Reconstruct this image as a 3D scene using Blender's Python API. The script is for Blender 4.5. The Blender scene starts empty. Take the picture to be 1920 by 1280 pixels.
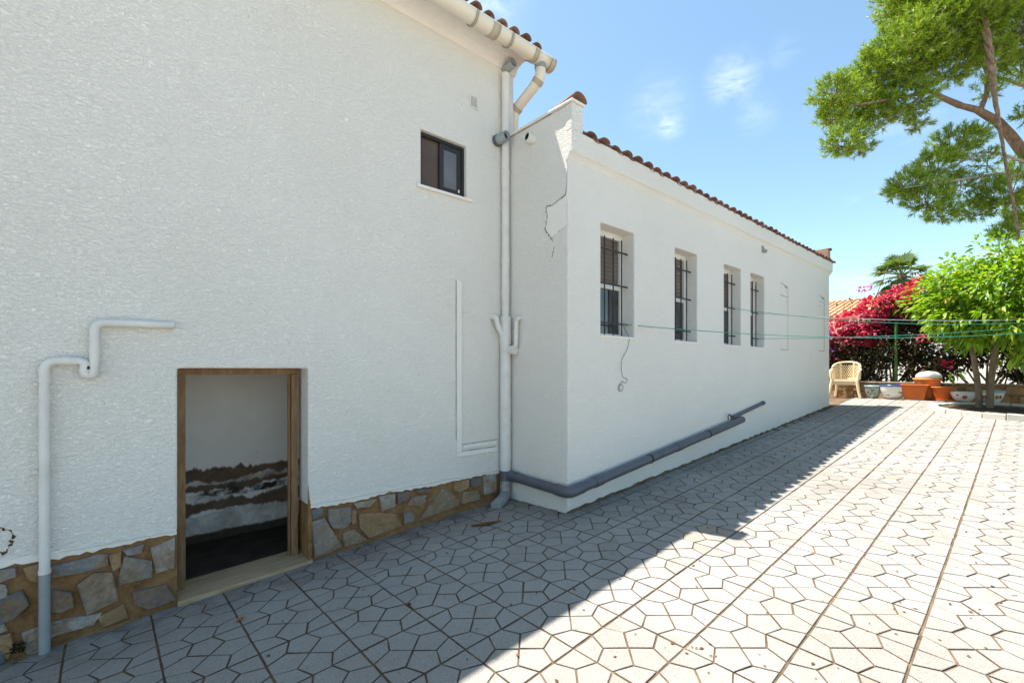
import bpy, bmesh, math, random
import numpy as np
from mathutils import Vector, Matrix
random.seed(11)
rng = np.random.default_rng(5)
SC = bpy.context.scene
COL = SC.collection
# ------------------------------------------------------------------ camera, light, exposure
FPX, PPY, YAW, EYE = 863.0, 691.0, math.radians(48.777), 1.6
cd = bpy.data.cameras.new('camera'); cam = bpy.data.objects.new('camera', cd); COL.objects.link(cam)
cam.location = (0, 0, EYE); cam.rotation_euler = (math.radians(90), 0, YAW - math.radians(90))
cd.sensor_width = 36; cd.lens = FPX / 1920 * 36; cd.shift_y = (PPY - 640) / 1920
cd.clip_start = 0.05; cd.clip_end = 3000
SC.camera = cam
SUN = Vector((-0.105, 0.340, 1.0)).normalized()
SKY_STRENGTH = 0.092
w = bpy.data.worlds.new('World'); SC.world = w; w.use_nodes = True
nt = w.node_tree; nt.nodes.clear()
wo = nt.nodes.new('ShaderNodeOutputWorld'); bg = nt.nodes.new('ShaderNodeBackground')
sky = nt.nodes.new('ShaderNodeTexSky'); sky.sky_type = 'NISHITA'; sky.sun_disc = False
sky.sun_elevation = math.asin(SUN.z); sky.sun_rotation = math.atan2(SUN.x, SUN.y)
sky.air_density = 1.0; sky.dust_density = 0.6; sky.ozone_density = 1.0; sky.altitude = 20
tc = nt.nodes.new('ShaderNodeTexCoord'); mp = nt.nodes.new('ShaderNodeMapping'); mp.inputs['Scale'].default_value = (1.0, 1.0, 3.2)
mp.inputs['Location'].default_value = (0.35, 0.12, 0.0)
n1 = nt.nodes.new('ShaderNodeTexNoise'); n1.inputs['Scale'].default_value = 2.6; n1.inputs['Detail'].default_value = 8; n1.inputs['Roughness'].default_value = .6
cr = nt.nodes.new('ShaderNodeValToRGB'); cr.color_ramp.elements[0].position = .61; cr.color_ramp.elements[1].position = .82
cr.color_ramp.elements[0].color = (0, 0, 0, 1); cr.color_ramp.elements[1].color = (.25, .25, .25, 1)
mx = nt.nodes.new('ShaderNodeMixRGB'); mx.inputs['Color2'].default_value = (7.5, 7.6, 7.8, 1)
def sky_dir(u, v):
    d = Vector((math.cos(YAW) + (u - 960) / FPX * math.sin(YAW), math.sin(YAW) - (u - 960) / FPX * math.cos(YAW), (PPY - v) / FPX)); return d.normalized()
patch_sum = None
for (u, v, rad, amp) in ((1372, 148, 2.2, .5), (1258, 236, 1.3, .4), (1420, 215, 1.8, .16), (1235, 200, 3.0, .2), (1470, 98, 1.4, .12), (880, -20, 5.0, .45), (2300, 350, 8, .8), (400, 300, 9, .7), (-900, 420, 10, .8)):
    dt = nt.nodes.new('ShaderNodeVectorMath'); dt.operation = 'DISTANCE'; dt.inputs[1].default_value = sky_dir(u, v)
    sc_ = nt.nodes.new('ShaderNodeVectorMath'); sc_.operation = 'NORMALIZE'; nt.links.new(tc.outputs['Generated'], sc_.inputs[0]); nt.links.new(sc_.outputs[0], dt.inputs[0])
    mr = nt.nodes.new('ShaderNodeMapRange'); mr.interpolation_type = 'SMOOTHSTEP'; mr.inputs['From Min'].default_value = 0; mr.inputs['From Max'].default_value = math.radians(rad) * 1.5; mr.inputs['To Min'].default_value = amp; mr.inputs['To Max'].default_value = 0
    nt.links.new(dt.outputs['Value'], mr.inputs['Value'])
    if patch_sum is None: patch_sum = mr.outputs[0]
    else:
        ad = nt.nodes.new('ShaderNodeMath'); ad.operation = 'ADD'; nt.links.new(patch_sum, ad.inputs[0]); nt.links.new(mr.outputs[0], ad.inputs[1]); patch_sum = ad.outputs[0]
n2 = nt.nodes.new('ShaderNodeTexNoise'); n2.inputs['Scale'].default_value = 13; n2.inputs['Detail'].default_value = 7; n2.inputs['Roughness'].default_value = .62; n2.inputs['Distortion'].default_value = .6
nt.links.new(mp.outputs[0], n2.inputs['Vector'])
c2 = nt.nodes.new('ShaderNodeMapRange'); c2.inputs['From Min'].default_value = .36; c2.inputs['From Max'].default_value = .80; nt.links.new(n2.outputs['Fac'], c2.inputs['Value'])
cm2 = nt.nodes.new('ShaderNodeMath'); cm2.operation = 'MULTIPLY'; nt.links.new(patch_sum, cm2.inputs[0]); nt.links.new(c2.outputs[0], cm2.inputs[1])
cadd = nt.nodes.new('ShaderNodeMath'); cadd.operation = 'ADD'; cadd.use_clamp = True
nt.links.new(cr.outputs[0], cadd.inputs[0]); nt.links.new(cm2.outputs[0], cadd.inputs[1])
nt.links.new(tc.outputs['Generated'], mp.inputs['Vector']); nt.links.new(mp.outputs[0], n1.inputs['Vector'])
nt.links.new(n1.outputs['Fac'], cr.inputs[0]); nt.links.new(cadd.outputs[0], mx.inputs['Fac'])
tint = nt.nodes.new('ShaderNodeMixRGB'); tint.blend_type = 'MULTIPLY'; tint.inputs[0].default_value = 1; tint.inputs[2].default_value = (.97, 1.06, .97, 1)
nt.links.new(sky.outputs[0], tint.inputs[1]); nt.links.new(tint.outputs[0], mx.inputs['Color1']); nt.links.new(mx.outputs[0], bg.inputs['Color'])
bg.inputs['Strength'].default_value = SKY_STRENGTH
nt.links.new(bg.outputs[0], wo.inputs[0])
sl = bpy.data.lights.new('sun', 'SUN'); sl.energy = 4.5; sl.angle = math.radians(.53); sl.color = (1, .945, .865)
so = bpy.data.objects.new('sun', sl); COL.objects.link(so); so.rotation_euler = SUN.to_track_quat('Z', 'Y').to_euler(); so.location = (0, 0, 30)
SC.view_settings.view_transform = 'Standard'; SC.view_settings.look = 'None'
SC.view_settings.gamma = 1; SC.view_settings.use_curve_mapping = False
SC.view_settings.exposure = 1.5
SC.cycles.max_bounces = 10; SC.cycles.diffuse_bounces = 7; SC.cycles.transparent_max_bounces = 8

# ------------------------------------------------------------------ helpers
def gz(x, y):
    yy = min(max(y, -2.5), 4.2)
    q = .0115 * (yy - 1.6) ** 2 + (.0943 * .5 * (-2.5 - y) if y < -2.5 else 0)
    return .0674 * x + .0053 * y - q

class MB:
    def __init__(s): s.v = []; s.f = []; s.sm = []
    def add(s, vs, fs, smooth=False):
        o = len(s.v); s.v.extend(tuple(p) for p in vs)
        for f in fs: s.f.append(tuple(i + o for i in f)); s.sm.append(smooth)
        return s
    def box(s, x0, x1, y0, y1, z0, z1):
        return s.add([(x0, y0, z0), (x1, y0, z0), (x1, y1, z0), (x0, y1, z0), (x0, y0, z1), (x1, y0, z1), (x1, y1, z1), (x0, y1, z1)],
                     [(3, 2, 1, 0), (4, 5, 6, 7), (0, 1, 5, 4), (1, 2, 6, 5), (2, 3, 7, 6), (3, 0, 4, 7)])
    def hexa(s, b, t):          # 4 bottom, 4 top
        return s.add(list(b) + list(t), [(3, 2, 1, 0), (4, 5, 6, 7), (0, 1, 5, 4), (1, 2, 6, 5), (2, 3, 7, 6), (3, 0, 4, 7)])
    def prism(s, poly, d):      # polygon pushed along vector d
        n = len(poly); a = [Vector(p) for p in poly]; d = Vector(d); b = [p + d for p in a]
        return s.add(a + b, [tuple(range(n))[::-1], tuple(range(n, 2 * n))] + [(i, (i + 1) % n, n + (i + 1) % n, n + i) for i in range(n)])
    def tube(s, path, r, n=12, caps=True):
        P = [Vector(p) for p in path]; m = len(P)
        R = r if isinstance(r, (list, tuple)) else [r] * m
        ref = None; rings = []
        for i in range(m):
            t = (P[min(i + 1, m - 1)] - P[max(i - 1, 0)]).normalized()
            if ref is None:
                ref = Vector((0, 0, 1)) if abs(t.z) < .9 else Vector((1, 0, 0))
            u = (ref - t * ref.dot(t))
            if u.length < 1e-5: u = t.orthogonal()
            u.normalize(); ref = u; v = t.cross(u)
            k = 1.0
            if 0 < i < m - 1:
                c = (P[i] - P[i - 1]).normalized().dot((P[i + 1] - P[i]).normalized()); k = 1 / max(.5, math.sqrt((1 + max(c, -.9)) / 2))
            rings.append([P[i] + (u * math.cos(2 * math.pi * j / n) + v * math.sin(2 * math.pi * j / n)) * R[i] for j in range(n)])
        o = [p for q in rings for p in q]; F = []
        for i in range(m - 1):
            for j in range(n): F.append((i * n + j, i * n + (j + 1) % n, (i + 1) * n + (j + 1) % n, (i + 1) * n + j))
        s.add(o, F, True)
        if caps:
            s.add(rings[0], [tuple(range(n))[::-1]]); s.add(rings[-1], [tuple(range(n))])
        return s
    def pipe(s, path, ro, ri, n=16):    # hollow straight pipe a->b, open at b
        a, b = Vector(path[0]), Vector(path[1]); t = (b - a).normalized(); u = t.orthogonal().normalized(); v = t.cross(u)
        ring = lambda c, r: [c + (u * math.cos(2 * math.pi * j / n) + v * math.sin(2 * math.pi * j / n)) * r for j in range(n)]
        q = [ring(a, ro), ring(b, ro), ring(b, ri), ring(a + t * .01, ri)]
        F = []
        for i in range(3):
            for j in range(n): F.append((i * n + j, i * n + (j + 1) % n, (i + 1) * n + (j + 1) % n, (i + 1) * n + j))
        s.add([p for k in q for p in k], F, True); s.add(q[3], [tuple(range(n))])
        return s
    def lathe(s, prof, c, n=28, flare=None):
        o = []; m = len(prof)
        for (r, z) in prof:
            for j in range(n):
                a = 2 * math.pi * j / n; o.append((c[0] + r * math.cos(a), c[1] + r * math.sin(a), c[2] + z))
        F = [(i * n + j, i * n + (j + 1) % n, (i + 1) * n + (j + 1) % n, (i + 1) * n + j) for i in range(m - 1) for j in range(n)]
        s.add(o, F, True)
        s.add([o[j] for j in range(n)], [tuple(range(n))[::-1]]); s.add(o[-n:], [tuple(range(n))])
        return s
    def mesh(s, name):
        me = bpy.data.meshes.new(name); me.from_pydata(s.v, [], s.f); me.polygons.foreach_set('use_smooth', s.sm); me.update(); return me

def obj(name, mb, mat, parent=None, bevel=0, weld=False):
    me = mb.mesh(name) if isinstance(mb, MB) else mb
    if weld:
        bm = bmesh.new(); bm.from_mesh(me); bmesh.ops.remove_doubles(bm, verts=bm.verts, dist=1e-4)
        bmesh.ops.recalc_face_normals(bm, faces=bm.faces); bm.to_mesh(me); bm.free()
    if mat and not me.materials: me.materials.append(mat)
    o = bpy.data.objects.new(name, me); COL.objects.link(o)
    if parent:
        o.parent = parent
        if parent.type == 'EMPTY': o.matrix_parent_inverse = Matrix.Translation(parent.location).inverted()
    if bevel:
        b = o.modifiers.new('soft', 'BEVEL'); b.width = bevel; b.segments = 2; b.limit_method = 'ANGLE'; b.angle_limit = math.radians(40)
    return o
def thing(name, label, cat, loc, group=None, kind=None):
    o = bpy.data.objects.new(name, None); COL.objects.link(o); o.location = loc; o.empty_display_size = .1
    o['label'] = label; o['category'] = cat
    if group: o['group'] = group
    if kind: o['kind'] = kind
    return o
def tag(o, label, cat, group=None, kind=None):
    o['label'] = label; o['category'] = cat
    if group: o['group'] = group
    if kind: o['kind'] = kind
    return o
def arc(c, r, a0, a1, n, ax=(1, 0, 0), ay=(0, 0, 1)):
    c = Vector(c); ax = Vector(ax); ay = Vector(ay)
    return [c + ax * (r * math.cos(a0 + (a1 - a0) * i / n)) + ay * (r * math.sin(a0 + (a1 - a0) * i / n)) for i in range(n + 1)]
def rounded(path, r, n=5):      # polyline with rounded corners
    P = [Vector(p) for p in path]; out = [P[0]]
    for i in range(1, len(P) - 1):
        a = (P[i - 1] - P[i]); b = (P[i + 1] - P[i]); rr = min(r, a.length * .49, b.length * .49)
        p0 = P[i] + a.normalized() * rr; p2 = P[i] + b.normalized() * rr
        for k in range(n + 1):
            t = k / n; out.append(p0 * (1 - t) ** 2 + P[i] * 2 * t * (1 - t) + p2 * t * t)
    out.append(P[-1]); return out

# ------------------------------------------------------------------ materials
class NT:
    def __init__(s, name, rough=.8, spec=.3):
        s.m = bpy.data.materials.new(name); s.m.use_nodes = True; s.t = s.m.node_tree
        s.b = s.t.nodes['Principled BSDF']; s.b.inputs['Roughness'].default_value = rough
        s.b.inputs['Specular IOR Level'].default_value = spec
        s.geo = s.t.nodes.new('ShaderNodeTexCoord')
    def n(s, t): return s.t.nodes.new(t)
    def l(s, a, b): s.t.links.new(a, b)
    def noise(s, scale, detail=3, rough=.5, dist=0, vec=None, mult=(1, 1, 1), loc=(0, 0, 0)):
        m = s.n('ShaderNodeMapping'); m.inputs['Scale'].default_value = mult; m.inputs['Location'].default_value = loc
        s.l(vec or s.geo.outputs['Object'], m.inputs[0])
        x = s.n('ShaderNodeTexNoise'); x.inputs['Scale'].default_value = scale; x.inputs['Detail'].default_value = detail
        x.inputs['Roughness'].default_value = rough; x.inputs['Distortion'].default_value = dist
        s.l(m.outputs[0], x.inputs['Vector']); return x.outputs['Fac']
    def ramp(s, fac, stops):
        r = s.n('ShaderNodeValToRGB'); e = r.color_ramp.elements
        while len(e) < len(stops): e.new(.5)
        for i, (p, c) in enumerate(stops):
            e[i].position = p; e[i].color = (*c, 1) if len(c) == 3 else c
        s.l(fac, r.inputs[0]); return r.outputs[0]
    def mix(s, fac, a, b, mode='MIX'):
        x = s.n('ShaderNodeMixRGB'); x.blend_type = mode
        for i, q in ((0, fac), (1, a), (2, b)):
            if isinstance(q, (int, float)): x.inputs[i].default_value = q
            elif isinstance(q, tuple): x.inputs[i].default_value = (*q, 1)
            else: s.l(q, x.inputs[i])
        return x.outputs[0]
    def col(s, c):
        if isinstance(c, tuple): s.b.inputs['Base Color'].default_value = (*c, 1)
        else: s.l(c, s.b.inputs['Base Color'])
        return s
    def bump(s, h, strength=.5, dist=.01):
        b = s.n('ShaderNodeBump'); b.inputs['Strength'].default_value = strength; b.inputs['Distance'].default_value = dist
        s.l(h, b.inputs['Height'])
        prev = s.b.inputs['Normal'].links
        if prev: s.l(prev[0].from_socket, b.inputs['Normal'])
        s.l(b.outputs[0], s.b.inputs['Normal']); return s
    def island(s):
        g = s.n('ShaderNodeNewGeometry'); return g.outputs['Random Per Island']
    def objrand(s):
        g = s.n('ShaderNodeObjectInfo'); return g.outputs['Random']

def plain(name, c, rough=.6, spec=.4, var=.12, scale=12, bump=0, metal=0):
    k = NT(name, rough, spec); d = tuple(x * (1 - var) for x in c)
    k.col(k.ramp(k.noise(scale, 5, .6), [(.3, d), (.7, c)])); k.b.inputs['Metallic'].default_value = metal
    if bump: k.bump(k.noise(scale * 8, 3), bump, .004)
    return k.m
def make_plaster(name, base, rough_bump=1.0, yellow=0.0):
    k = NT(name, .85, .25)
    big = k.noise(.7, 4, .6); mid = k.noise(5, 5, .65)
    c0 = base; c1 = (base[0] * .95, base[1] * .945, base[2] * .93)
    c = k.mix(k.ramp(big, [(.35, (0, 0, 0)), (.7, (1, 1, 1))]), c0, c1)
    c = k.mix(k.ramp(mid, [(.62, (0, 0, 0)), (.8, (.45, .45, .45))]), c, (base[0] * .84, base[1] * .83, base[2] * .80))
    # thin rain streaks
    st = k.noise(13, 4, .7, mult=(1, 1, .05)); k2 = k.ramp(st, [(.62, (0, 0, 0)), (.80, (.12, .12, .12))])
    c = k.mix(k2, c, (base[0] * .74, base[1] * .72, base[2] * .68))
    # tiny chips
    ch = k.ramp(k.noise(26, 2, .5), [(.78, (0, 0, 0)), (.80, (.6, .6, .6))]); c = k.mix(ch, c, (.32, .29, .26))
    k.col(c)
    a = k.noise(38, 4, .6, 1.0, mult=(1, 1, 1.5)); a = k.ramp(a, [(.36, (0, 0, 0)), (.62, (1, 1, 1))])
    k.bump(a, .68 * rough_bump, .0125)
    k.bump(k.noise(60, 3, .6), .2 * rough_bump, .005)
    k.bump(k.noise(2.6, 3, .5), .35, .04)
    return k.m
M_PLASTER = make_plaster('white_roughcast', (.855, .82, .76), 1.0)
M_SMOOTH = make_plaster('smooth_white_render', (.855, .82, .76), .6)

k = NT('interior_plaster', .9, .1)          # damp stained cellar wall
sep = k.n('ShaderNodeSeparateXYZ'); k.l(k.geo.outputs['Object'], sep.inputs[0])
def mth(op, a, b=None, k=k):
    x = k.n('ShaderNodeMath'); x.operation = op
    for i, q in enumerate((a, b)):
        if q is None: continue
        if isinstance(q, (int, float)): x.inputs[i].default_value = q
        else: k.l(q, x.inputs[i])
    return x.outputs[0]
def sst(a, e, k=k):
    m = k.n('ShaderNodeMapRange'); m.interpolation_type = 'SMOOTHSTEP'; m.inputs['From Min'].default_value = e - .012; m.inputs['From Max'].default_value = e + .012; k.l(a, m.inputs['Value']); return m.outputs[0]
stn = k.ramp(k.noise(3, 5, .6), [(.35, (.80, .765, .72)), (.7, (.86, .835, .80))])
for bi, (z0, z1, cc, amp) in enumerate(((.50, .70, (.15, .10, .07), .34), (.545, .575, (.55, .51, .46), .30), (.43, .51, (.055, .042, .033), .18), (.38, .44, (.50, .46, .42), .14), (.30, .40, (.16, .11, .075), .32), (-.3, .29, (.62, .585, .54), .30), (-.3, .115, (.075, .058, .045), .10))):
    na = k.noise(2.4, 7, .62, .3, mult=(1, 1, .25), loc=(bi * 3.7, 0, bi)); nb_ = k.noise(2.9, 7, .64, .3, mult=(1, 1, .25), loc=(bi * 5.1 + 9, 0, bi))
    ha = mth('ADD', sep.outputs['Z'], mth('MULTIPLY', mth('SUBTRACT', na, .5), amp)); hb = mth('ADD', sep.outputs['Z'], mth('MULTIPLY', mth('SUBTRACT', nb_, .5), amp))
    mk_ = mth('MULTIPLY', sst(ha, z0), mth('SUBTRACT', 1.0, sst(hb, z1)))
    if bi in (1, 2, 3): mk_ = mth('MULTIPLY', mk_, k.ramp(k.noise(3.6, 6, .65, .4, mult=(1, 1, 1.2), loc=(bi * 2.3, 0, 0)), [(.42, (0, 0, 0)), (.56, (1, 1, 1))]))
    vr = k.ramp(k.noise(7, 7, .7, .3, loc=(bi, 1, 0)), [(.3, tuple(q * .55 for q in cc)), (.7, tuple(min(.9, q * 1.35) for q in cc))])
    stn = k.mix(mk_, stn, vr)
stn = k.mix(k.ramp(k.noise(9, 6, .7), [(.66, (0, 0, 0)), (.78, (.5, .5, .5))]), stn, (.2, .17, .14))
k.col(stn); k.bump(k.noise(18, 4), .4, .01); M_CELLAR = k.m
M_EARTH = plain('dark_earth', (.065, .05, .038), .95, .1, .5, 6, .6)

k = NT('concrete_paving', .82, .25)
r = k.island()
base = k.ramp(r, [(0, (.30, .286, .262)), (.5, (.335, .322, .297)), (.93, (.36, .347, .321)), (.98, (.37, .325, .265)), (1, (.31, .285, .245))])
sp = k.ramp(k.noise(240, 2, .6), [(.36, (.58, .57, .56)), (.58, (1.05, 1.05, 1.05))]); c = k.mix(1.0, base, sp, 'MULTIPLY')
bigd = k.ramp(k.noise(.55, 5, .6), [(.35, (1, 1, 1)), (.72, (.74, .71, .67))]); c = k.mix(1.0, c, bigd, 'MULTIPLY')
blot = k.ramp(k.noise(6, 5, .7), [(.56, (0, 0, 0)), (.78, (.6, .6, .6))]); c = k.mix(blot, c, (.22, .18, .135))
rust = k.ramp(k.noise(34, 3, .5), [(.70, (0, 0, 0)), (.76, (.75, .75, .75))]); c = k.mix(rust, c, (.20, .11, .055))
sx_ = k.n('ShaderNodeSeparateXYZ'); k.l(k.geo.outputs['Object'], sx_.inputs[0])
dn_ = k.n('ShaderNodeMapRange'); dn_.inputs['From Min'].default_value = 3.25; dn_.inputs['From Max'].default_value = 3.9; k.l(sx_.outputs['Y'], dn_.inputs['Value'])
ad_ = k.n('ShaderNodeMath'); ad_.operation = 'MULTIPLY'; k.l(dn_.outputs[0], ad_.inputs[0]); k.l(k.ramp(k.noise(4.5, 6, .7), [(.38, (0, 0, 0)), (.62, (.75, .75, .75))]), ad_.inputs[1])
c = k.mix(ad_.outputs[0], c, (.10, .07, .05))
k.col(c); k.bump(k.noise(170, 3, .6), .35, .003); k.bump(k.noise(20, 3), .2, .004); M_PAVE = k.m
k = NT('joint_dirt', .95, .1)
k.col(k.ramp(k.noise(7, 5, .7), [(.3, (.065, .046, .032)), (.55, (.145, .103, .068)), (.75, (.23, .165, .10))])); k.bump(k.noise(90, 3), .5, .004); M_JOINT = k.m
M_GROUND = plain('pale_ground', (.46, .42, .36), .95, .1, .25, 2, .4)

def stone_mat(name, stops, island=False):
    k = NT(name, .85, .3)
    c = k.ramp(k.noise(7, 6, .65, .4), stops)
    c = k.mix(k.ramp(k.objrand(), [(0, (0, 0, 0)), (1, (.30, .30, .30))]), c, (.32, .20, .10))
    c = k.mix(k.ramp(k.noise(5.5, 6, .7, .6, loc=(7, 3, 1)), [(.44, (0, 0, 0)), (.60, (.75, .75, .75))]), c, (.27, .165, .085))
    f = k.ramp(k.noise(40, 4, .7), [(.35, (.78, .78, .78)), (.65, (1.05, 1.05, 1.05))]); c = k.mix(1.0, c, f, 'MULTIPLY')
    k.col(c); k.bump(k.noise(16, 6, .7, .5), 1.0, .025); k.bump(k.noise(80, 3), .3, .004)
    return k.m
M_ST = {'b': stone_mat('blue_slate', [(.3, (.17, .19, .21)), (.5, (.27, .275, .272)), (.68, (.36, .29, .21))]),
        'd': stone_mat('dark_slate', [(.3, (.09, .105, .125)), (.52, (.16, .175, .19)), (.7, (.27, .19, .12))]),
        'g': stone_mat('grey_stone', [(.3, (.27, .20, .14)), (.5, (.33, .27, .20)), (.7, (.26, .25, .23))]),
        'l': stone_mat('pale_stone', [(.3, (.34, .33, .30)), (.55, (.44, .42, .385)), (.72, (.40, .33, .25))]),
        'o': stone_mat('ochre_stone', [(.3, (.33, .19, .09)), (.55, (.42, .27, .14)), (.72, (.36, .29, .22))])}
k = NT('ochre_mortar', .95, .1)
k.col(k.ramp(k.noise(9, 6, .7), [(.28, (.17, .095, .045)), (.45, (.31, .17, .075)), (.6, (.39, .225, .10)), (.75, (.40, .28, .17))])); k.bump(k.noise(20, 6, .75), 1.0, .04); M_MORTAR = k.m

k = NT('old_wood', .7, .3)
c = k.ramp(k.noise(5, 6, .7, 1.0, mult=(6, 6, .8)), [(.25, (.11, .06, .028)), (.5, (.22, .125, .06)), (.75, (.33, .22, .12))])
k.col(c); k.bump(k.noise(9, 5, .6, 1, mult=(9, 9, .7)), .4, .004); M_WOOD = k.m
k = NT('weathered_sill_wood', .8, .25)
c = k.ramp(k.noise(5, 6, .7, 1.0, mult=(.8, 6, 6)), [(.25, (.24, .155, .085)), (.5, (.40, .285, .165)), (.75, (.48, .37, .24))])
k.col(c); k.bump(k.noise(9, 5, .6, 1, mult=(.7, 9, 9)), .4, .004); M_SILLWOOD = k.m
M_PIPEW = plain('white_painted_pipe', (.74, .715, .67), .5, .4, .16, 7, .25)
M_PIPEG = plain('grey_plastic_pipe', (.10, .105, .125), .42, .5, .25, 5, .1)
M_PIPEL = plain('light_grey_pipe', (.30, .32, .325), .5, .4, .15, 8, .1)
M_UNLIT = plain('unlit_black', (.02, .02, .022), .9, .1)  # near-black colour standing in for unlit hollows
M_GALV = plain('flaked_galvanised', (.5, .5, .5), .45, .5, .6, 30, .3, .3)
M_GUTTER = plain('cream_gutter', (.76, .70, .58), .4, .45, .07, 3)
M_GUTTERB = plain('tan_gutter_collar', (.50, .43, .33), .5, .4, .2, 8)
M_BRACKET = plain('gutter_bracket', (.42, .37, .30), .5, .4, .2, 8)
k = NT('clay_roof_tile', .85, .2)
c = k.ramp(k.objrand(), [(0, (.13, .062, .045)), (.5, (.185, .09, .066)), (1, (.26, .15, .11))])
c = k.mix(k.ramp(k.noise(14, 6, .7), [(.45, (0, 0, 0)), (.75, (.7, .7, .7))]), c, (.16, .09, .065)); k.col(c); k.bump(k.noise(50, 4), .4, .004); M_TILE = k.m
k = NT('pale_clay_roof', .85, .2)
c = k.ramp(k.island(), [(0, (.50, .26, .14)), (.5, (.58, .33, .19)), (1, (.62, .40, .25))]); k.col(c); M_FARTILE = k.m
M_BOUNCETAN = plain('bounce_tinted_plaster', (.45, .29, .19), .9, .15, .2, 5, .4)  # warm bounce off the sunlit roof tiles put into the parapet's colour
M_DARKFRAME = plain('dark_bronze_frame', (.022, .018, .015), .35, .5, .3, 10)
M_IRON = plain('dark_iron_bar', (.035, .028, .025), .6, .4, .4, 30, .2)
M_WHITEFR = plain('white_window_frame', (.72, .71, .68), .4, .4, .06, 6)
k = NT('brown_shutter', .6, .35); k.col(k.ramp(k.noise(4, 4), [(.3, (.125, .095, .076)), (.7, (.155, .12, .098))])); M_SHUT = k.m
k = NT('brown_pane', .22, .5); k.col(k.ramp(k.noise(2.2, 3), [(.3, (.085, .05, .03)), (.7, (.14, .085, .05))])); M_PANEB = k.m
def glass_mat(name, a, b, rough):
    k = NT(name, rough, .8); k.col(k.ramp(k.noise(3.5, 5, .6), [(.35, a), (.65, b)])); k.bump(k.noise(3, 2), .03, .02); return k.m
M_GLASS = glass_mat('dark_window_glass', (.018, .022, .028), (.05, .055, .06), .06)
M_FROST = glass_mat('frosted_pane', (.085, .087, .092), (.14, .142, .148), .3)
M_LINE = plain('green_cord', (.04, .30, .22), .5, .4, .2, 3)
M_LINEW = plain('pale_cord', (.45, .55, .52), .5, .4, .2, 3)
M_LINED = plain('dark_wire', (.06, .075, .07), .6, .3, .2, 3)
k = NT('old_rope', .9, .15); k.col(k.ramp(k.noise(22, 4, .6, mult=(1, 1, .5)), [(.3, (.13, .085, .055)), (.6, (.27, .19, .125)), (.8, (.36, .28, .2))])); k.bump(k.noise(40, 3), .6, .01); M_ROPE = k.m
M_PLASTIC = plain('cream_plastic', (.74, .60, .38), .45, .45, .10, 4)
M_TERRA = plain('terracotta', (.60, .135, .025), .65, .3, .18, 6, .1)
M_TERRAL = plain('light_terracotta', (.64, .23, .05), .65, .3, .18, 6, .1)
M_WHITEGL = plain('white_glazed', (.74, .71, .64), .25, .5, .08, 5)
M_BLUEGL = plain('blue_glaze', (.025, .07, .26), .25, .5, .2, 9)
M_PALEBLUE = plain('pale_blue_glaze', (.30, .42, .50), .3, .5, .2, 30)
M_REDPAINT = plain('red_paint', (.42, .03, .025), .4, .4, .3, 30)
M_BRNPAINT = plain('brown_paint', (.30, .12, .035), .4, .4, .3, 30)
k = NT('green_mottled_glaze', .35, .5); k.col(k.ramp(k.noise(22, 4, .6), [(.38, (.07, .09, .05)), (.52, (.30, .33, .27)), (.7, (.42, .44, .38))])); M_MOTTLE = k.m
M_CLOTH = plain('white_sheet', (.72, .70, .67), .8, .2, .06, 8)
M_GREENPOST = plain('green_post_paint', (.05, .17, .03), .5, .4, .3, 6)
M_SOIL = plain('soil', (.085, .062, .042), .95, .1, .4, 12, .7)
M_KERB = plain('kerb_stone', (.56, .52, .44), .9, .2, .22, 5, .5)
M_LITTER = plain('dry_litter', (.17, .08, .035), .9, .1, .5, 30)
M_LEAFDRY = plain('dry_leaf', (.40, .15, .045), .8, .2, .3, 30)

def leaf_mat(name, stops, trans=.35, rough=.45):
    k = NT(name, rough, .35 if rough < .8 else .08); k.b.inputs['Base Color'].default_value = (0, 0, 0, 1)
    c = k.ramp(k.island(), stops); k.col(c)
    tr = k.n('ShaderNodeBsdfTranslucent'); k.l(k.mix(1.0, c, (1.5, 1.6, .7), 'MULTIPLY'), tr.inputs[0])
    ms = k.n('ShaderNodeMixShader'); ms.inputs[0].default_value = trans
    k.l(k.b.outputs[0], ms.inputs[1]); k.l(tr.outputs[0], ms.inputs[2]); k.l(ms.outputs[0], k.t.nodes['Material Output'].inputs[0])
    return k.m
M_LEAF = leaf_mat('bright_leaf', [(0, (.07, .15, .008)), (.4, (.15, .28, .012)), (.8, (.25, .37, .018)), (.96, (.28, .33, .03)), (1, (.36, .20, .03))], .42)
M_LEAFDK = leaf_mat('dark_leaf', [(0, (.025, .034, .014)), (.45, (.045, .055, .02)), (.8, (.07, .045, .028)), (1, (.12, .05, .035))], .2, .85)
M_BRACT = leaf_mat('magenta_bract', [(0, (.20, .005, .04)), (.3, (.42, .01, .06)), (.6, (.55, .02, .11)), (.88, (.72, .12, .25)), (1, (.42, .03, .015))], .35, .6)
M_BRACTV = leaf_mat('violet_bract', [(0, (.28, .05, .42)), (.6, (.42, .10, .50)), (1, (.55, .05, .30))], .35, .6)
M_NEEDLE = leaf_mat('pine_needle', [(0, (.07, .125, .014)), (.45, (.18, .285, .018)), (.8, (.31, .42, .028)), (1, (.30, .28, .05))], .30)
M_PALM = leaf_mat('palm_leaf', [(0, (.05, .09, .02)), (.6, (.09, .15, .03)), (1, (.15, .19, .06))], .3)
k = NT('pine_bark', .9, .15); k.col(k.ramp(k.noise(14, 6, .7, .5, mult=(1, 1, .4)), [(.3, (.10, .065, .048)), (.55, (.22, .145, .10)), (.75, (.30, .22, .17))])); k.bump(k.noise(22, 5, .7), .9, .02); M_BARK = k.m
M_BARKPALE = plain('bleached_branch', (.42, .35, .28), .9, .1, .35, 14, .5)
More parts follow.
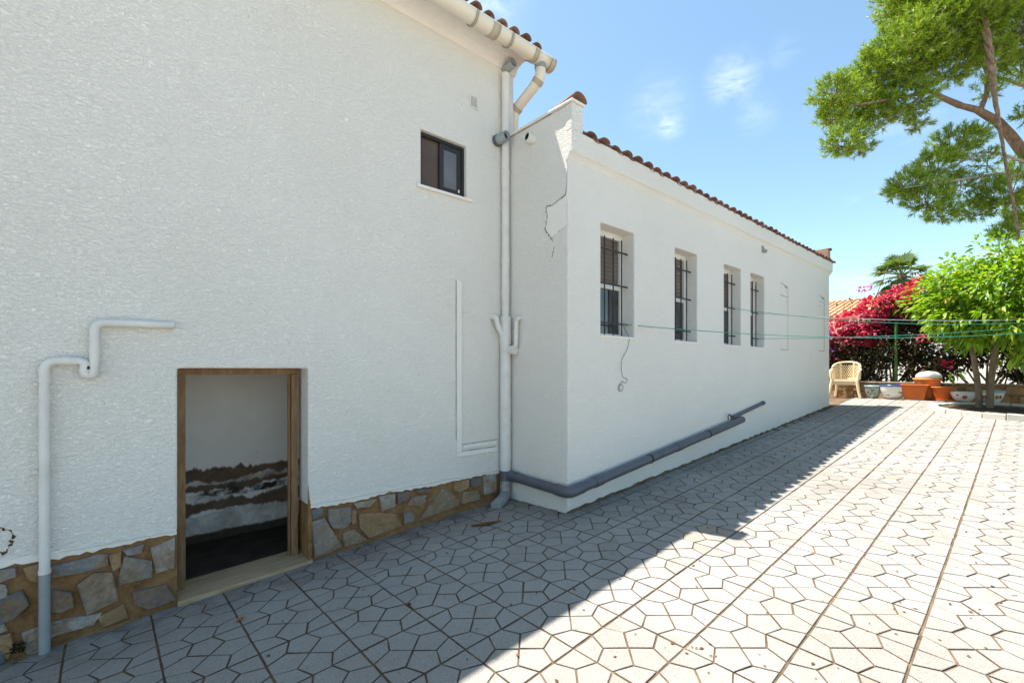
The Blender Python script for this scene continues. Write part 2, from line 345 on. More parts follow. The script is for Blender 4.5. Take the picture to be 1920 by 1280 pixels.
k = NT('smooth_bark', .85, .2); k.col(k.ramp(k.noise(9, 5, .7, .3, mult=(1, 1, .5)), [(.3, (.12, .085, .055)), (.6, (.22, .165, .11)), (.8, (.28, .22, .16))])); k.bump(k.noise(40, 4), .5, .006); M_TRUNK = k.m

# ------------------------------------------------------------------ ground and pavement
PX0, PX1, PY0, PY1 = -4.0, 13.45, -7.2, 3.90
g = MB()
xs = np.arange(PX0, PX1 + .001, (PX1 - PX0) / 44); ys = np.arange(PY0, PY1 + .001, (PY1 - PY0) / 36)
vv = [(x, y, gz(x, y) - .0072) for x in xs for y in ys]; ny = len(ys)
g.add(vv, [(i * ny + j, (i + 1) * ny + j, (i + 1) * ny + j + 1, i * ny + j + 1) for i in range(len(xs) - 1) for j in range(ny - 1)], True)
pavement = obj('pavement', g, M_JOINT); pavement['kind'] = 'structure'
g = MB()        # the land round it, one sheet to the horizon with the slope flattened beyond the yard
def land(x, y):
    xc = min(max(x, -12), 14.5); yc = min(max(y, -12), 6)
    return gz(xc, yc) - .06
cx = [-900, -200, -60, -20, -12, -8, -4, 0, 4, 8, 11, 13, 14.5, 18, 25, 40, 80, 250, 900]; cy = [-900, -200, -60, -20, -12, -8, -5, -2.5, 0, 2, 4, 6, 12, 25, 60, 200, 900]
g.add([(x, y, land(x, y)) for x in cx for y in cy], [(i * len(cy) + j, (i + 1) * len(cy) + j, (i + 1) * len(cy) + j + 1, i * len(cy) + j + 1) for i in range(len(cx) - 1) for j in range(len(cy) - 1)])
# leave the land open under the cellar: drop it there
ground = obj('ground', g, M_GROUND); ground['kind'] = 'structure'

P, OX, OY = .4039, 2.2453, 1.2064
ph = .0064; cph, sph = math.cos(ph), math.sin(ph)
A_, B_ = .227, .115
def lat(i, j): return (OX + P * (cph * i - sph * j), OY + P * (sph * i + cph * j))
h = .5
base_pieces = [[(0, 0), (A_, -A_), (h, -B_), (h, B_), (A_, A_)], [(h, h), (B_, h), (A_, A_), (h, B_)]]
pieces = []
for q in range(4):
    c4, s4 = [(1, 0), (0, 1), (-1, 0), (0, -1)][q]
    for bp in base_pieces: pieces.append([(x * c4 - y * s4, x * s4 + y * c4) for x, y in bp])
def inset(poly, d):
    # d(edge) inset of a convex-ish ccw polygon
    n = len(poly); out = []
    for i in range(n):
        p0, p1, p2 = poly[i - 1], poly[i], poly[(i + 1) % n]
        e1 = Vector((p1[0] - p0[0], p1[1] - p0[1])).normalized(); e2 = Vector((p2[0] - p1[0], p2[1] - p1[1])).normalized()
        d1, d2 = d[i - 1], d[i]
        n1, n2 = Vector((-e1.y, e1.x)), Vector((-e2.y, e2.x))
        det = n1.x * n2.y - n1.y * n2.x
        if abs(det) < 1e-4: out.append((p1[0] + n1.x * d1, p1[1] + n1.y * d1)); continue
        b1 = n1.x * p1[0] + n1.y * p1[1] + d1; b2 = n2.x * p1[0] + n2.y * p1[1] + d2
        out.append(((b1 * n2.y - b2 * n1.y) / det, (n1.x * b2 - n2.x * b1) / det))
    return out
def onside(a, b):
    for ax in (0, 1):
        for s_ in (-.5, .5):
            if abs(a[ax] - s_) < 1e-6 and abs(b[ax] - s_) < 1e-6: return ax
    return -1
PLAN = []
for pc in pieces:
    ds = []
    for i in range(len(pc)):
        a, b = pc[i], pc[(i + 1) % len(pc)]
        s_ = onside(a, b); ds.append({-1: .0046, 0: .0053, 1: .0066}[s_] / P)
    top = inset(pc, [d + .0022 / P for d in ds]); foot = inset(pc, ds)
    PLAN.append((top, foot))
def in_wall(x, y):
    return y > 3.885 or (x > 3.29 and y > 2.945) or ((x - 12.32) ** 2 + (y - .34) ** 2 < 1.02 ** 2)
fx, fy = math.cos(YAW), math.sin(YAW)
cand = []
for i in range(int((PX0 - OX) / P) - 1, int((PX1 - OX) / P) + 1):
    for j in range(int((PY0 - OY) / P) - 1, int((PY1 - OY) / P) + 2):
        for top, foot in PLAN:
            T = []; F = []
            for (a, b) in top: T.append((OX + P * (cph * (i + .5 + a) - sph * (j + .5 + b)), OY + P * (sph * (i + .5 + a) + cph * (j + .5 + b))))
            for (a, b) in foot: F.append((OX + P * (cph * (i + .5 + a) - sph * (j + .5 + b)), OY + P * (sph * (i + .5 + a) + cph * (j + .5 + b))))
            mx_ = sum(p[0] for p in T) / len(T); my_ = sum(p[1] for p in T) / len(T)
            if mx_ < PX0 or mx_ > PX1 or my_ < PY0 or in_wall(mx_, my_): continue
            dz = random.gauss(0, .0009); tx = random.gauss(0, .004); ty = random.gauss(0, .004)
            jt = [(random.gauss(0, .0011), random.gauss(0, .0011)) for _ in T]; T = [(p[0] + q[0], p[1] + q[1]) for p, q in zip(T, jt)]; F = [(p[0] + q[0], p[1] + q[1]) for p, q in zip(F, jt)]
            vs = [(x, y, gz(x, y) + dz + tx * (x - mx_) + ty * (y - my_)) for x, y in T] + [(x, y, gz(x, y) + dz - .0025 + tx * (x - mx_) + ty * (y - my_)) for x, y in F] + [(x, y, gz(x, y) - .013) for x, y in F]
            n = len(T)
            fs = [tuple(range(n))] + [(n + a, n + (a + 1) % n, (a + 1) % n, a) for a in range(n)] + [(2 * n + a, 2 * n + (a + 1) % n, n + (a + 1) % n, n + a) for a in range(n)]
            Fd = mx_ * fx + my_ * fy; Rt = mx_ * fy - my_ * fx; score = 0
            if Fd > .3:
                u = 960 + FPX * Rt / Fd; vpx = PPY - FPX * (gz(mx_, my_) - EYE) / Fd
                if 0 < u < 1920 and 0 < vpx < 1280: score = (EYE - gz(mx_, my_)) / Fd ** 3 * (1 if n == 5 else .72)
            cand.append((score, vs, fs))
cand.sort(key=lambda c: -c[0])
def two_tone(me, o):      # grimy flanks, clean worn top
    me.materials.append(M_JOINT); mi = [1 if abs(p.normal.z) < .3 else 0 for p in me.polygons]; me.polygons.foreach_set('material_index', mi)
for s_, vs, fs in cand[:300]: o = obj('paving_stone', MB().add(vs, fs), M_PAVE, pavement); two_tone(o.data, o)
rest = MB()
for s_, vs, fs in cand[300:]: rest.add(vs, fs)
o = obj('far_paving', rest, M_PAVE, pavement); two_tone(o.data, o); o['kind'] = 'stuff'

# ------------------------------------------------------------------ main house
YA, YB, XG = 3.863, 2.96, 3.305
def wall_grid(mb, ax, u0, u1, z0, z1, holes, f0, f1):
    """slab with rectangular holes; ax 'x': runs along x, front at y=f0, back y=f1"""
    us = sorted({u0, u1, *[h_[0] for h_ in holes], *[h_[1] for h_ in holes]}); zs = sorted({z0, z1, *[h_[2] for h_ in holes], *[h_[3] for h_ in holes]})
    pt = (lambda u, f, z: (u, f, z)) if ax == 'x' else (lambda u, f, z: (f, u, z))
    solid = lambda a, b: a >= 0 and b >= 0 and a < len(us) - 1 and b < len(zs) - 1 and not any(h_[0] <= (us[a] + us[a + 1]) / 2 <= h_[1] and h_[2] <= (zs[b] + zs[b + 1]) / 2 <= h_[3] for h_ in holes)
    for a in range(len(us) - 1):
        for b in range(len(zs) - 1):
            if not solid(a, b): continue
            A, B, Cc, D = us[a], us[a + 1], zs[b], zs[b + 1]
            mb.add([pt(A, f0, Cc), pt(B, f0, Cc), pt(B, f0, D), pt(A, f0, D)], [(0, 1, 2, 3)])
            mb.add([pt(A, f1, Cc), pt(B, f1, Cc), pt(B, f1, D), pt(A, f1, D)], [(3, 2, 1, 0)])
            for (da, db, p, q) in ((-1, 0, (A, Cc), (A, D)), (1, 0, (B, Cc), (B, D)), (0, -1, (A, Cc), (B, Cc)), (0, 1, (A, D), (B, D))):
                if not solid(a + da, b + db):
                    mb.add([pt(p[0], f0, p[1]), pt(q[0], f0, q[1]), pt(q[0], f1, q[1]), pt(p[0], f1, p[1])], [(0, 1, 2, 3)])
    return mb
house = thing('main_house', 'tall white roughcast house with stone plinth, low cellar opening and small dark window', 'house', (-.5, YA, 0))
XR = 3.41
DX0, DX1, DZ = .352, 1.205, 1.603
wall = wall_grid(MB(), 'x', -6.0, XR, .50, 5.02, [(DX0, DX1, .50, DZ), (2.235, 2.765, 3.342, 3.878)], YA, YA + .24)
house_wall = obj('front_wall', wall, M_PLASTER, house, .012, True)
# ragged lower lip of the render
def lipz(x): return .472 + .006 * math.sin(x * 7.3) + random.gauss(0, .0045)
for seg in ((-6.0, DX0 - .004), (DX1 + .02, XG - .002)):
    lip = MB(); n = int((seg[1] - seg[0]) / .03); xx = [seg[0] + (seg[1] - seg[0]) * i / n for i in range(n + 1)]; zz = [lipz(x) for x in xx]
    for i in range(n):
        a, b = xx[i], xx[i + 1]
        lip.add([(a, YA - .002, zz[i]), (b, YA - .002, zz[i + 1]), (b, YA - .002, .515), (a, YA - .002, .515), (a, YA + .03, zz[i]), (b, YA + .03, zz[i + 1])], [(0, 1, 2, 3), (4, 5, 1, 0)])
    obj('render_lip', lip, M_SMOOTH, house)
body = MB()
body.box(XR - .24, XR, YA + .242, 9.4, -.4, 5.02); body.box(-6, -5.76, YA + .242, 9.4, -.4, 5.02); body.box(-6, XR, 9.402, 9.64, -.4, 5.02)
obj('outer_wall', body, M_PLASTER, house, .012)
pl = wall_grid(MB(), 'x', -6.0, XR - .01, -.6, .499, [(DX0, DX1, -.6, .499)], YA + .014, YA + .24)
plinth = obj('plinth', pl, M_MORTAR, house)
STONES = [
('b',[(-0.26, 0.43), (-0.16, 0.43), (-0.07, 0.44), (-0.01, 0.43), (-0.01, 0.36), (-0.13, 0.35), (-0.26, 0.36)]),
('g',[(-0.14, 0.28), (-0.07, 0.33), (0.01, 0.31), (0.04, 0.13), (-0.1, 0.09)]),
('b',[(0.08, 0.39), (0.21, 0.33), (0.21, 0.22), (0.05, 0.22), (0.05, 0.28)]),
('l',[(0.21, 0.41), (0.335, 0.45), (0.335, 0.25), (0.24, 0.25)]),
('b',[(0.07, 0.44), (0.17, 0.45), (0.16, 0.4), (0.09, 0.4)]),
('d',[(-0.26, 0.29), (-0.17, 0.24), (-0.16, 0.16), (-0.22, 0.14), (-0.26, 0.16)]),
('l',[(-0.37, 0.07), (-0.26, 0.09), (-0.13, 0.08), (-0.04, 0.07), (-0.08, 0.01), (-0.25, 0.01), (-0.3, -0.08), (-0.35, -0.05)]),
('d',[(-0.49, 0.29), (-0.38, 0.32), (-0.35, 0.23), (-0.41, 0.17), (-0.49, 0.15)]),
('b',[(-0.5, 0.46), (-0.4, 0.46), (-0.4, 0.41), (-0.5, 0.38)]),
('o',[(-0.51, 0.09), (-0.42, 0.09), (-0.41, 0.01), (-0.43, -0.04), (-0.5, -0.06)]),
('d',[(0.12, 0.15), (0.29, 0.15), (0.335, 0.04), (0.2, 0.02), (0.13, 0.07)]),
('o',[(-0.05, 0.05), (0.07, 0.09), (0.09, -0.0), (-0.03, -0.02)]),
('o',[(-0.37, 0.45), (-0.31, 0.455), (-0.31, 0.35), (-0.35, 0.38)]),
('o',[(-0.0, 0.42), (0.06, 0.43), (0.06, 0.34), (0.02, 0.32)]),
('d',[(1.23, 0.46), (1.32, 0.46), (1.32, 0.41), (1.24, 0.38)]),
('b',[(1.37, 0.44), (1.55, 0.42), (1.55, 0.3), (1.5, 0.25), (1.4, 0.28), (1.37, 0.34)]),
('b',[(1.24, 0.36), (1.33, 0.37), (1.47, 0.11), (1.26, 0.08)]),
('o',[(1.56, 0.39), (1.6, 0.38), (1.6, 0.27), (1.56, 0.28)]),
('l',[(1.58, 0.45), (1.79, 0.45), (1.72, 0.39), (1.61, 0.4)]),
('l',[(1.81, 0.46), (1.96, 0.46), (1.96, 0.35), (1.84, 0.33)]),
('o',[(1.63, 0.34), (1.85, 0.31), (1.97, 0.27), (2.02, 0.16), (1.72, 0.12), (1.64, 0.23)]),
('d',[(1.99, 0.46), (2.11, 0.46), (2.1, 0.39), (1.99, 0.37)]),
('d',[(2.17, 0.46), (2.35, 0.45), (2.34, 0.42), (2.2, 0.43)]),
('b',[(2.13, 0.40), (2.29, 0.39), (2.25, 0.29), (2.09, 0.33)]),
('g',[(2.47, 0.42), (2.57, 0.36), (2.66, 0.27), (2.66, 0.22), (2.23, 0.17)]),
('o',[(2.61, 0.46), (2.79, 0.46), (2.79, 0.38), (2.69, 0.35), (2.61, 0.38)]),
('d',[(2.82, 0.46), (2.95, 0.46), (2.94, 0.37), (2.82, 0.38)]),
('g',[(2.72, 0.34), (2.9, 0.33), (2.93, 0.23), (2.70, 0.23)]),
('l',[(2.98, 0.46), (3.15, 0.46), (3.16, 0.28), (3.0, 0.27)]),
('b',[(2.05, 0.27), (2.16, 0.25), (2.16, 0.17), (2.06, 0.17)]),
('g',[(1.49, 0.21), (1.58, 0.22), (1.7, 0.11), (1.6, 0.09), (1.5, 0.1)]),
]
for x in np.arange(-5.8, -.6, .27):
    for zc in (-.02, .15, .34):
        a = [(x + .12 + .11 * math.cos(t) * random.uniform(.8, 1.15), zc + .075 * math.sin(t) * random.uniform(.8, 1.15)) for t in np.arange(.4, 6.5, 1.08)]
        STONES.append((random.choice('bdglo'), a[::-1]))
def chisel(mb, poly, y_back, y_front, rnd):
    # irregular stone: subdivided outline with jitter, chamfered proud face
    cx_ = sum(p[0] for p in poly) / len(poly); cz_ = sum(p[1] for p in poly) / len(poly); out = []
    n = len(poly)
    for i in range(n):
        a, b = poly[i], poly[(i + 1) % n]; L = math.hypot(b[0] - a[0], b[1] - a[1]); m = 2 if L > .07 else 1
        for q in range(m):
            t = q / m; j = .004 if q else .002
            out.append((a[0] + (b[0] - a[0]) * t + rnd.uniform(-j, j), a[1] + (b[1] - a[1]) * t + rnd.uniform(-j, j)))
    m = len(out)
    area = sum(out[i][0] * out[(i + 1) % m][1] - out[(i + 1) % m][0] * out[i][1] for i in range(m))
    if area < 0: out.reverse()
    k0 = [(x, y_back, z) for x, z in out]; k1 = [(cx_ + (x - cx_) * .985, y_front + .004, cz_ + (z - cz_) * .985) for x, z in out]
    k2 = [(cx_ + (x - cx_) * .90, y_front + rnd.uniform(-.006, .005), cz_ + (z - cz_) * .90) for x, z in out]
    F = [(i, (i + 1) % m, m + (i + 1) % m, m + i) for i in range(m)] + [(m + i, m + (i + 1) % m, 2 * m + (i + 1) % m, 2 * m + i) for i in range(m)] + [tuple(range(2 * m, 3 * m))]
    return mb.add(k0 + k1 + k2, F)
rs = random.Random(3)
for c_, poly in STONES: obj('stone', chisel(MB(), [(sum(q[0] for q in poly) / len(poly) * -.07 + p[0] * 1.07, sum(q[1] for q in poly) / len(poly) * -.07 + p[1] * 1.07) for p in poly], YA + .02, YA - .006 - rs.uniform(-.003, .014), rs), M_ST[c_], plinth)
# plain skirting band of mortar where wall meets the paving
sk = MB()
def skirt(mb, x0, x1, yf, dep, hh, step=.12):
    n = max(1, int((x1 - x0) / step)); pr = []
    for i in range(n + 1):
        x = x0 + (x1 - x0) * i / n; z = gz(x, yf); pr.append((x, yf - dep * random.uniform(.4, 1.1), z - .015, yf, z + hh * random.uniform(.5, 1.2)))
    for a, b in zip(pr[:-1], pr[1:]):
        mb.add([(a[0], a[1], a[2]), (b[0], b[1], b[2]), (b[0], b[3], b[4]), (a[0], a[3], a[4])], [(0, 1, 2, 3)])
skirt(sk, -6, DX0 - .01, YA + .02, .07, .02); obj('mortar_fillet', sk, M_MORTAR, house)
sk = MB(); skirt(sk, DX1 + .01, XG - .01, YA + .02, .05, .02); obj('mortar_fillet', sk, M_MORTAR, house)
# cellar opening
fr = .052; FY = YA + .155
def member(name, x0, x1, y0, y1, z0, z1, mat, par, bev=.004): return obj(name, MB().box(x0, x1, y0, y1, z0, z1), mat, par, bev)
dz0 = -.06
dfr = obj('door_frame', MB().box(DX0 + .012, DX1 - .03, FY, FY + .06, DZ - .047, DZ - .002), M_WOOD, house, .004)
member('jamb', DX0 + .012, DX0 + .062, FY - .002, FY + .062, dz0, DZ - .049, M_WOOD, dfr); member('jamb', DX1 - .082, DX1 - .03, FY - .002, FY + .062, dz0, DZ - .049, M_WOOD, dfr)
member('stop_strip', DX1 - .10, DX1 - .0835, FY + .02, FY + .05, dz0, DZ - .05, M_WOOD, dfr)
sill = MB().hexa([(DX0, YA - .03, -.10), (DX1 + .03, YA - .03, -.10), (DX1 + .03, YA + .30, -.10), (DX0, YA + .30, -.10)], [(DX0, YA - .03, .018), (DX1 + .03, YA - .03, .066), (DX1 + .03, YA + .30, .075), (DX0, YA + .30, .03)])
obj('threshold', sill, M_SILLWOOD, house, .006)
rv = MB().prism([(DX1 + .001, YA - .001, .07), (DX1 + .032, YA - .0012, .07), (DX1 + .036, YA - .0012, .30), (DX1 + .026, YA - .001, .47), (DX1 + .012, YA - .001, .56), (DX1 + .001, YA - .001, .66)], (0, .03, 0))
obj('bare_jamb_render', rv, M_MORTAR, house)
cel = MB(); CY = 4.95
cel.box(-1.2, 2.9, CY, CY + .1, -.5, 1.9); cel.box(-1.3, -1.202, YA + .245, CY + .1, -.5, 1.9); cel.box(2.902, 3.0, YA + .245, CY + .1, -.5, 1.9); cel.box(-1.3, 3.0, YA + .245, CY + .1, 1.902, 2.0)
obj('cellar_wall', cel, M_CELLAR, house)
obj('cellar_floor', MB().box(-1.3, 3.0, YA + .302, CY + .1, -.6, .045), M_EARTH, house)
# small upper window
wx0, wx1, wz0, wz1 = 2.235, 2.765, 3.342, 3.878; WY = YA + .045
wf = MB(); t_ = .03
wf.box(wx0, wx1, WY, WY + .05, wz1 - t_, wz1); wf.box(wx0, wx1, WY, WY + .05, wz0, wz0 + t_); wf.box(wx0, wx0 + t_, WY, WY + .05, wz0 + t_, wz1 - t_); wf.box(wx1 - t_, wx1, WY, WY + .05, wz0 + t_, wz1 - t_)
win = obj('window', wf, M_DARKFRAME, house)
xm = (wx0 + wx1) / 2 - .005
obj('pane', MB().box(wx0 + t_, xm, WY + .035, WY + .04, wz0 + t_, wz1 - t_), M_PANEB, win)
sa = MB(); q0, q1, r0, r1 = xm - .02, wx1 - t_ + .001, wz0 + t_, wz1 - t_
sa.box(q0, q0 + .05, WY + .012, WY + .032, r0, r1); sa.box(q1 - .05, q1, WY + .012, WY + .032, r0, r1); sa.box(q0 + .05, q1 - .05, WY + .012, WY + .032, r0, r0 + .05); sa.box(q0 + .05, q1 - .05, WY + .012, WY + .032, r1 - .05, r1)
obj('sliding_sash', sa, M_DARKFRAME, win)
obj('pane', MB().box(q0 + .05, q1 - .05, WY + .02, WY + .025, r0 + .05, r1 - .05), M_FROST, win)
obj('latch', MB().box(q1 - .04, q1 - .025, WY + .004, WY + .012, wz0 + .06, wz0 + .09), M_WHITEFR, win)
obj('window_sill', MB().box(wx0 - .05, wx1 + .06, YA - .035, YA + .045, wz0 - .03, wz0 - .002), M_SMOOTH, house, .005)
# vent grille
vg = MB(); a0, a1, b0, b1 = 2.797, 2.907, 4.30, 4.435
vg.box(a0, a1, YA - .012, YA + .002, b0, b0 + .012); vg.box(a0, a1, YA - .012, YA + .002, b1 - .012, b1); vg.box(a0, a0 + .012, YA - .012, YA + .002, b0 + .012, b1 - .012); vg.box(a1 - .012, a1, YA - .012, YA + .002, b0 + .012, b1 - .012)
vent = obj('vent_grille', vg, M_WHITEFR, house)
for i in range(7): obj('slat', MB().hexa([(a0 + .012, YA - .011, b0 + .015 + i * .0155), (a1 - .012, YA - .011, b0 + .015 + i * .0155), (a1 - .012, YA - .002, b0 + .024 + i * .0155), (a0 + .012, YA - .002, b0 + .024 + i * .0155)], [(a0 + .012, YA - .011, b0 + .018 + i * .0155), (a1 - .012, YA - .011, b0 + .018 + i * .0155), (a1 - .012, YA - .002, b0 + .027 + i * .0155), (a0 + .012, YA - .002, b0 + .027 + i * .0155)]), M_WHITEFR, vent)
# flaked patch low on the left of the wall
fr_ = random.Random(9); fpts = []; frad = []
for q in range(34):
    a = -1.75 + 3.5 * q / 33; rr_ = .062 + fr_.gauss(0, .006); fpts.append((-.475 + rr_ * math.cos(a), YA - .001, .63 + rr_ * 1.15 * math.sin(a))); frad.append(fr_.choice((.0012, .003, .005, .008)))
fl = MB().tube(fpts, frad, 6)
obj('flaked_edge', fl, plain('bare_brown_render', (.13, .065, .035), .95, .1, .5, 60), house)

# roof of the house: eave tiles, slab, gutter
EY, EZ, PIT = 3.60, 5.045, .27
def roof_slab(mb, x0, x1, y0, z0, y1, z1, th):
    mb.hexa([(x0, y0, z0), (x1, y0, z0), (x1, y1, z1), (x0, y1, z1)], [(x0, y0, z0 + th), (x1, y0, z0 + th), (x1, y1, z1 + th), (x0, y1, z1 + th)])
sl_ = MB(); roof_slab(sl_, -6.2, XR + .12, EY + .09, EZ - .02, 6.8, EZ - .02 + 3.11 * PIT, .05); roof_slab(sl_, -6.2, XR + .12, 6.802, EZ - .02 + 3.11 * PIT, 10.0, EZ - .02, .05)
house_roof = obj('roof', sl_, M_TILE, house)
cv = [(YA + .1, 4.88), (YA - .004, 4.88), (YA - .02, 4.925), (YA - .06, 4.955), (YA - .12, 4.97), (EY + .065, 4.978), (EY + .065, EZ - .024), (YA + .1, EZ - .024)]
obj('eave_cove', MB().prism([(-6.0, y, z) for y, z in cv], (XR + 6.03, 0, 0)), M_SMOOTH, house)
def cover_tile(x, y, z, pitch, L=.42, r0=.088, r1=.072, up=True, th=.013, n=8, lift=0.0, arch=.82):
    """half-barrel clay tile, axis along +y climbing at pitch"""
    mb = MB(); o = []; sgn = 1 if up else -1
    d = Vector((0, 1, pitch)).normalized(); nrm = Vector((0, -pitch, 1)).normalized()
    for (s_, r) in ((0, r0), (L, r1)):
        for rr in (r, r - th):
            for i in range(n + 1):
                a = math.pi * (i / n) ; p = Vector((x, y, z)) + d * s_ + Vector((1, 0, 0)) * (rr * math.cos(a)) + nrm * (sgn * rr * math.sin(a) * arch + lift)
                o.append(p)
    m = n + 1; F = []
    for i in range(n):
        F.append((i, i + 1, 2 * m + i + 1, 2 * m + i)); F.append((m + i, 3 * m + i, 3 * m + i + 1, m + i + 1))
        F.append((i, m + i, m + i + 1, i + 1)); F.append((2 * m + i, 2 * m + i + 1, 3 * m + i + 1, 3 * m + i))
    F += [(0, 2 * m, 3 * m, m), (n, m + n, 3 * m + n, 2 * m + n)]
    mb.add(o, F, False); mb.sm[:] = [True] * len(mb.sm)
    return mb
def lay_tiles(parent, x0, x1, pitch_, y, z, step, arch=.82, sub=.026):
    n = int((x1 - x0) / step)
    for i in range(n + 1):
        x = x0 + i * step + random.uniform(-.006, .006)
        obj('roof_tile', cover_tile(x, y + random.uniform(-.012, .012), z + .052 + random.uniform(-.004, .006), pitch_ + random.uniform(-.01, .01), r0=step * .37, r1=step * .32, arch=arch), M_TILE, parent)
        if i < n: obj('roof_tile', cover_tile(x + step / 2, y + .02 + random.uniform(-.01, .01), z + .052 + sub + random.uniform(-.004, .004), pitch_, r0=step * .36, r1=step * .40, up=False, arch=arch), M_TILE, parent)
lay_tiles(house_roof, .2, XR + .13, PIT, EY - .035, EZ - .012, .165)
more = MB()
for row in range(1, 9):
    for i in range(17):
        t_ = cover_tile(.2 + i * .205, EY - .035 + row * .36, EZ + .055 + row * .36 * PIT, PIT, r0=.082, r1=.07, n=5); more.add(t_.v, t_.f, True)
o = obj('upper_roof_tiles', more, M_TILE, house_roof); o['kind'] = 'stuff'
GY, GZ, GR = 3.575, 4.985, .082
gut = MB(); gp = []
NN = 14
prof = [(GR * math.cos(a), GR * math.sin(a)) for a in np.linspace(math.pi, 2 * math.pi, NN)] 
prof = [(-GR, .018)] + prof + [(GR, .018)]; inn = [(p[0] * .94, p[1] * .94 + (.0 if 0 < i < len(prof) - 1 else .0)) for i, p in enumerate(prof)][::-1]
ring = prof + inn; m_ = len(ring); GX0, GX1 = -6.1, 3.70
o_ = [(GX0, GY + a, GZ + b) for a, b in ring] + [(GX1, GY + a, GZ + b) for a, b in ring]
gut.add(o_, [(i, m_ + i, m_ + (i + 1) % m_, (i + 1) % m_) for i in range(m_)], True); gut.add([(GX1, GY + a, GZ + b) for a, b in prof], [tuple(range(len(prof)))])
gutter = obj('gutter', gut, M_GUTTER, house)
def collar(name, x0, x1, r, mat, par):
    mb = MB(); pr = [(r * math.cos(a), r * math.sin(a)) for a in np.linspace(math.pi * .98, 2.02 * math.pi, 14)]
    q = [(x, GY + a * s_, GZ + b * s_) for x in (x0, x1) for s_ in (1.0, .93) for a, b in pr]; n = 14; F = []
    for i in range(n - 1): F += [(i, 2 * n + i, 2 * n + i + 1, i + 1), (n + i, n + i + 1, 3 * n + i + 1, 3 * n + i), (i, i + 1, n + i + 1, n + i), (2 * n + i, 3 * n + i, 3 * n + i + 1, 2 * n + i + 1)]
    mb.add(q, F, True); return obj(name, mb, mat, par)
for x in (2.13, 2.63, 3.08, -.4, .3, 1.0, 1.6): collar('bracket', x - .013, x + .013, GR + .012, M_BRACKET, gutter)
collar('joint_collar', 2.83, 2.92, GR + .008, M_GUTTERB, gutter); collar('joint_collar', 3.40, 3.45, GR + .010, M_GUTTERB, gutter)
collar('outlet_piece', 3.452, 3.64, GR + .004, M_GUTTER, gutter); collar('end_cap', 3.642, 3.71, GR + .012, M_GUTTERB, gutter)
ds = rounded([(3.545, GY, GZ - .07), (3.545, GY, GZ - .22), (3.475, 3.93, 4.52), (3.475, 3.96, 4.15)], .07)
dsp = obj('downspout', MB().tube(ds, .058, 16), M_GUTTER, gutter)
for a, b in ((.02, .10), (.32, .36), (.55, .60), ): 
    i0 = int(a * (len(ds) - 1)); i1 = max(i0 + 1, int(b * (len(ds) - 1))); p, q = ds[i0], ds[i1]; d = (q - p).normalized()
    obj('spout_collar', MB().tube([p, p + d * .05], .064, 16), M_GUTTERB if a > .3 else M_PIPEL, gutter)

# ------------------------------------------------------------------ annex
annex = thing('annex', 'long low white annex with barred windows and red tiled eave', 'house', (XG, YB, .2))
XE = 11.70
WIN = [(3.811, 4.411), (5.283, 5.854), (6.64, 7.218), (7.573, 8.13)]; WZ0, WZ1 = 1.945, 3.105
BL = [(8.722, 9.188, 1.935, 3.10), (10.84, 11.324, 1.97, 3.108)]
wm = wall_grid(MB(), 'x', XG, XE, -.1, 3.87, [(a, b, WZ0, WZ1) for a, b in WIN], YB, YB + .26)
# drop the slab's own near edge and close it with the gable face, so the corner is one piece of render
keep = [q for q in wm.f if not all(abs(wm.v[i][0] - XG) < 1e-6 for i in q)]; wm.f = keep; wm.sm = [False] * len(keep)
zs_ = [-.1, WZ0, WZ1, 3.87, 4.13]
for z0, z1 in zip(zs_[:-1], zs_[1:]): wm.add([(XG, YA - .004, z0), (XG, YB, z0), (XG, YB, z1), (XG, YA - .004, z1)], [(0, 1, 2, 3)])
wm.add([(XG, YB, 4.13), (XG + .155, YB, 4.13), (XG + .155, YA - .004, 4.13), (XG, YA - .004, 4.13), (XG + .155, YB, 3.87), (XG + .155, YA - .004, 3.87), (XG, YB, 3.87)], [(0, 1, 2, 3), (1, 4, 5, 2), (6, 4, 1, 0)])
wm.add([(XG + .24, YB + .26, -.1), (XG + .24, YA - .004, -.1), (XG + .24, YA - .004, 3.87), (XG + .24, YB + .26, 3.87)], [(0, 1, 2, 3)])
obj('front_wall', wm, M_PLASTER, annex, .014, True)
gm = MB().box(XE - .24, XE, YB + .262, 7.0, -.1, 3.87); obj('end_wall', gm, M_PLASTER, annex, .014)
obj('rear_wall', MB().box(XR + .002, XE, 7.002, 7.24, -.1, 3.87), M_PLASTER, annex, .014)
obj('inner_floor', MB().box(XR + .01, XE - .25, YB + .27, 6.99, .6, .9), M_EARTH, annex)
# cornice ledge
cp = [(YB + .03, 3.60), (YB - .004, 3.605), (YB - .012, 3.635), (YB - .030, 3.66), (YB - .048, 3.672), (YB - .055, 3.69), (YB - .057, 3.875), (YB + .03, 3.875)]
cm = MB().prism([(XG - .004, y, z) for y, z in cp], (XE - XG + .04, 0, 0)); obj('cornice', cm, M_PLASTER, annex, .006)
obj('parapet_front', MB().box(XG - .004, XG + .155, YB - .057, YB + .03, 3.8765, 4.129), M_PLASTER, annex, .008)
cap = obj('parapet_cap', MB().box(XG - .022, XG + .165, YB - .075, YA - .01, 4.132, 4.156), M_SMOOTH, annex, .006)
for i in range(3):
    y0 = YB - .085 + i * .31
    obj('ridge_tile', cover_tile(XG + .085, y0, 4.150 + (.012 if i == 0 else -.022), .01 if i else -.03, L=.33, r0=.098 if i == 0 else .085, r1=.08), M_TILE, cap)
pm2 = MB().box(XE - .16, XE + .01, YB - .02, 7.2, 3.90, 4.14); far_par = obj('parapet', pm2, M_BOUNCETAN, annex, .01)
obj('ridge_tile', cover_tile(XE - .07, YB - .05, 4.14, 0, L=.4, r0=.085, r1=.08, arch=.5), M_TILE, far_par)
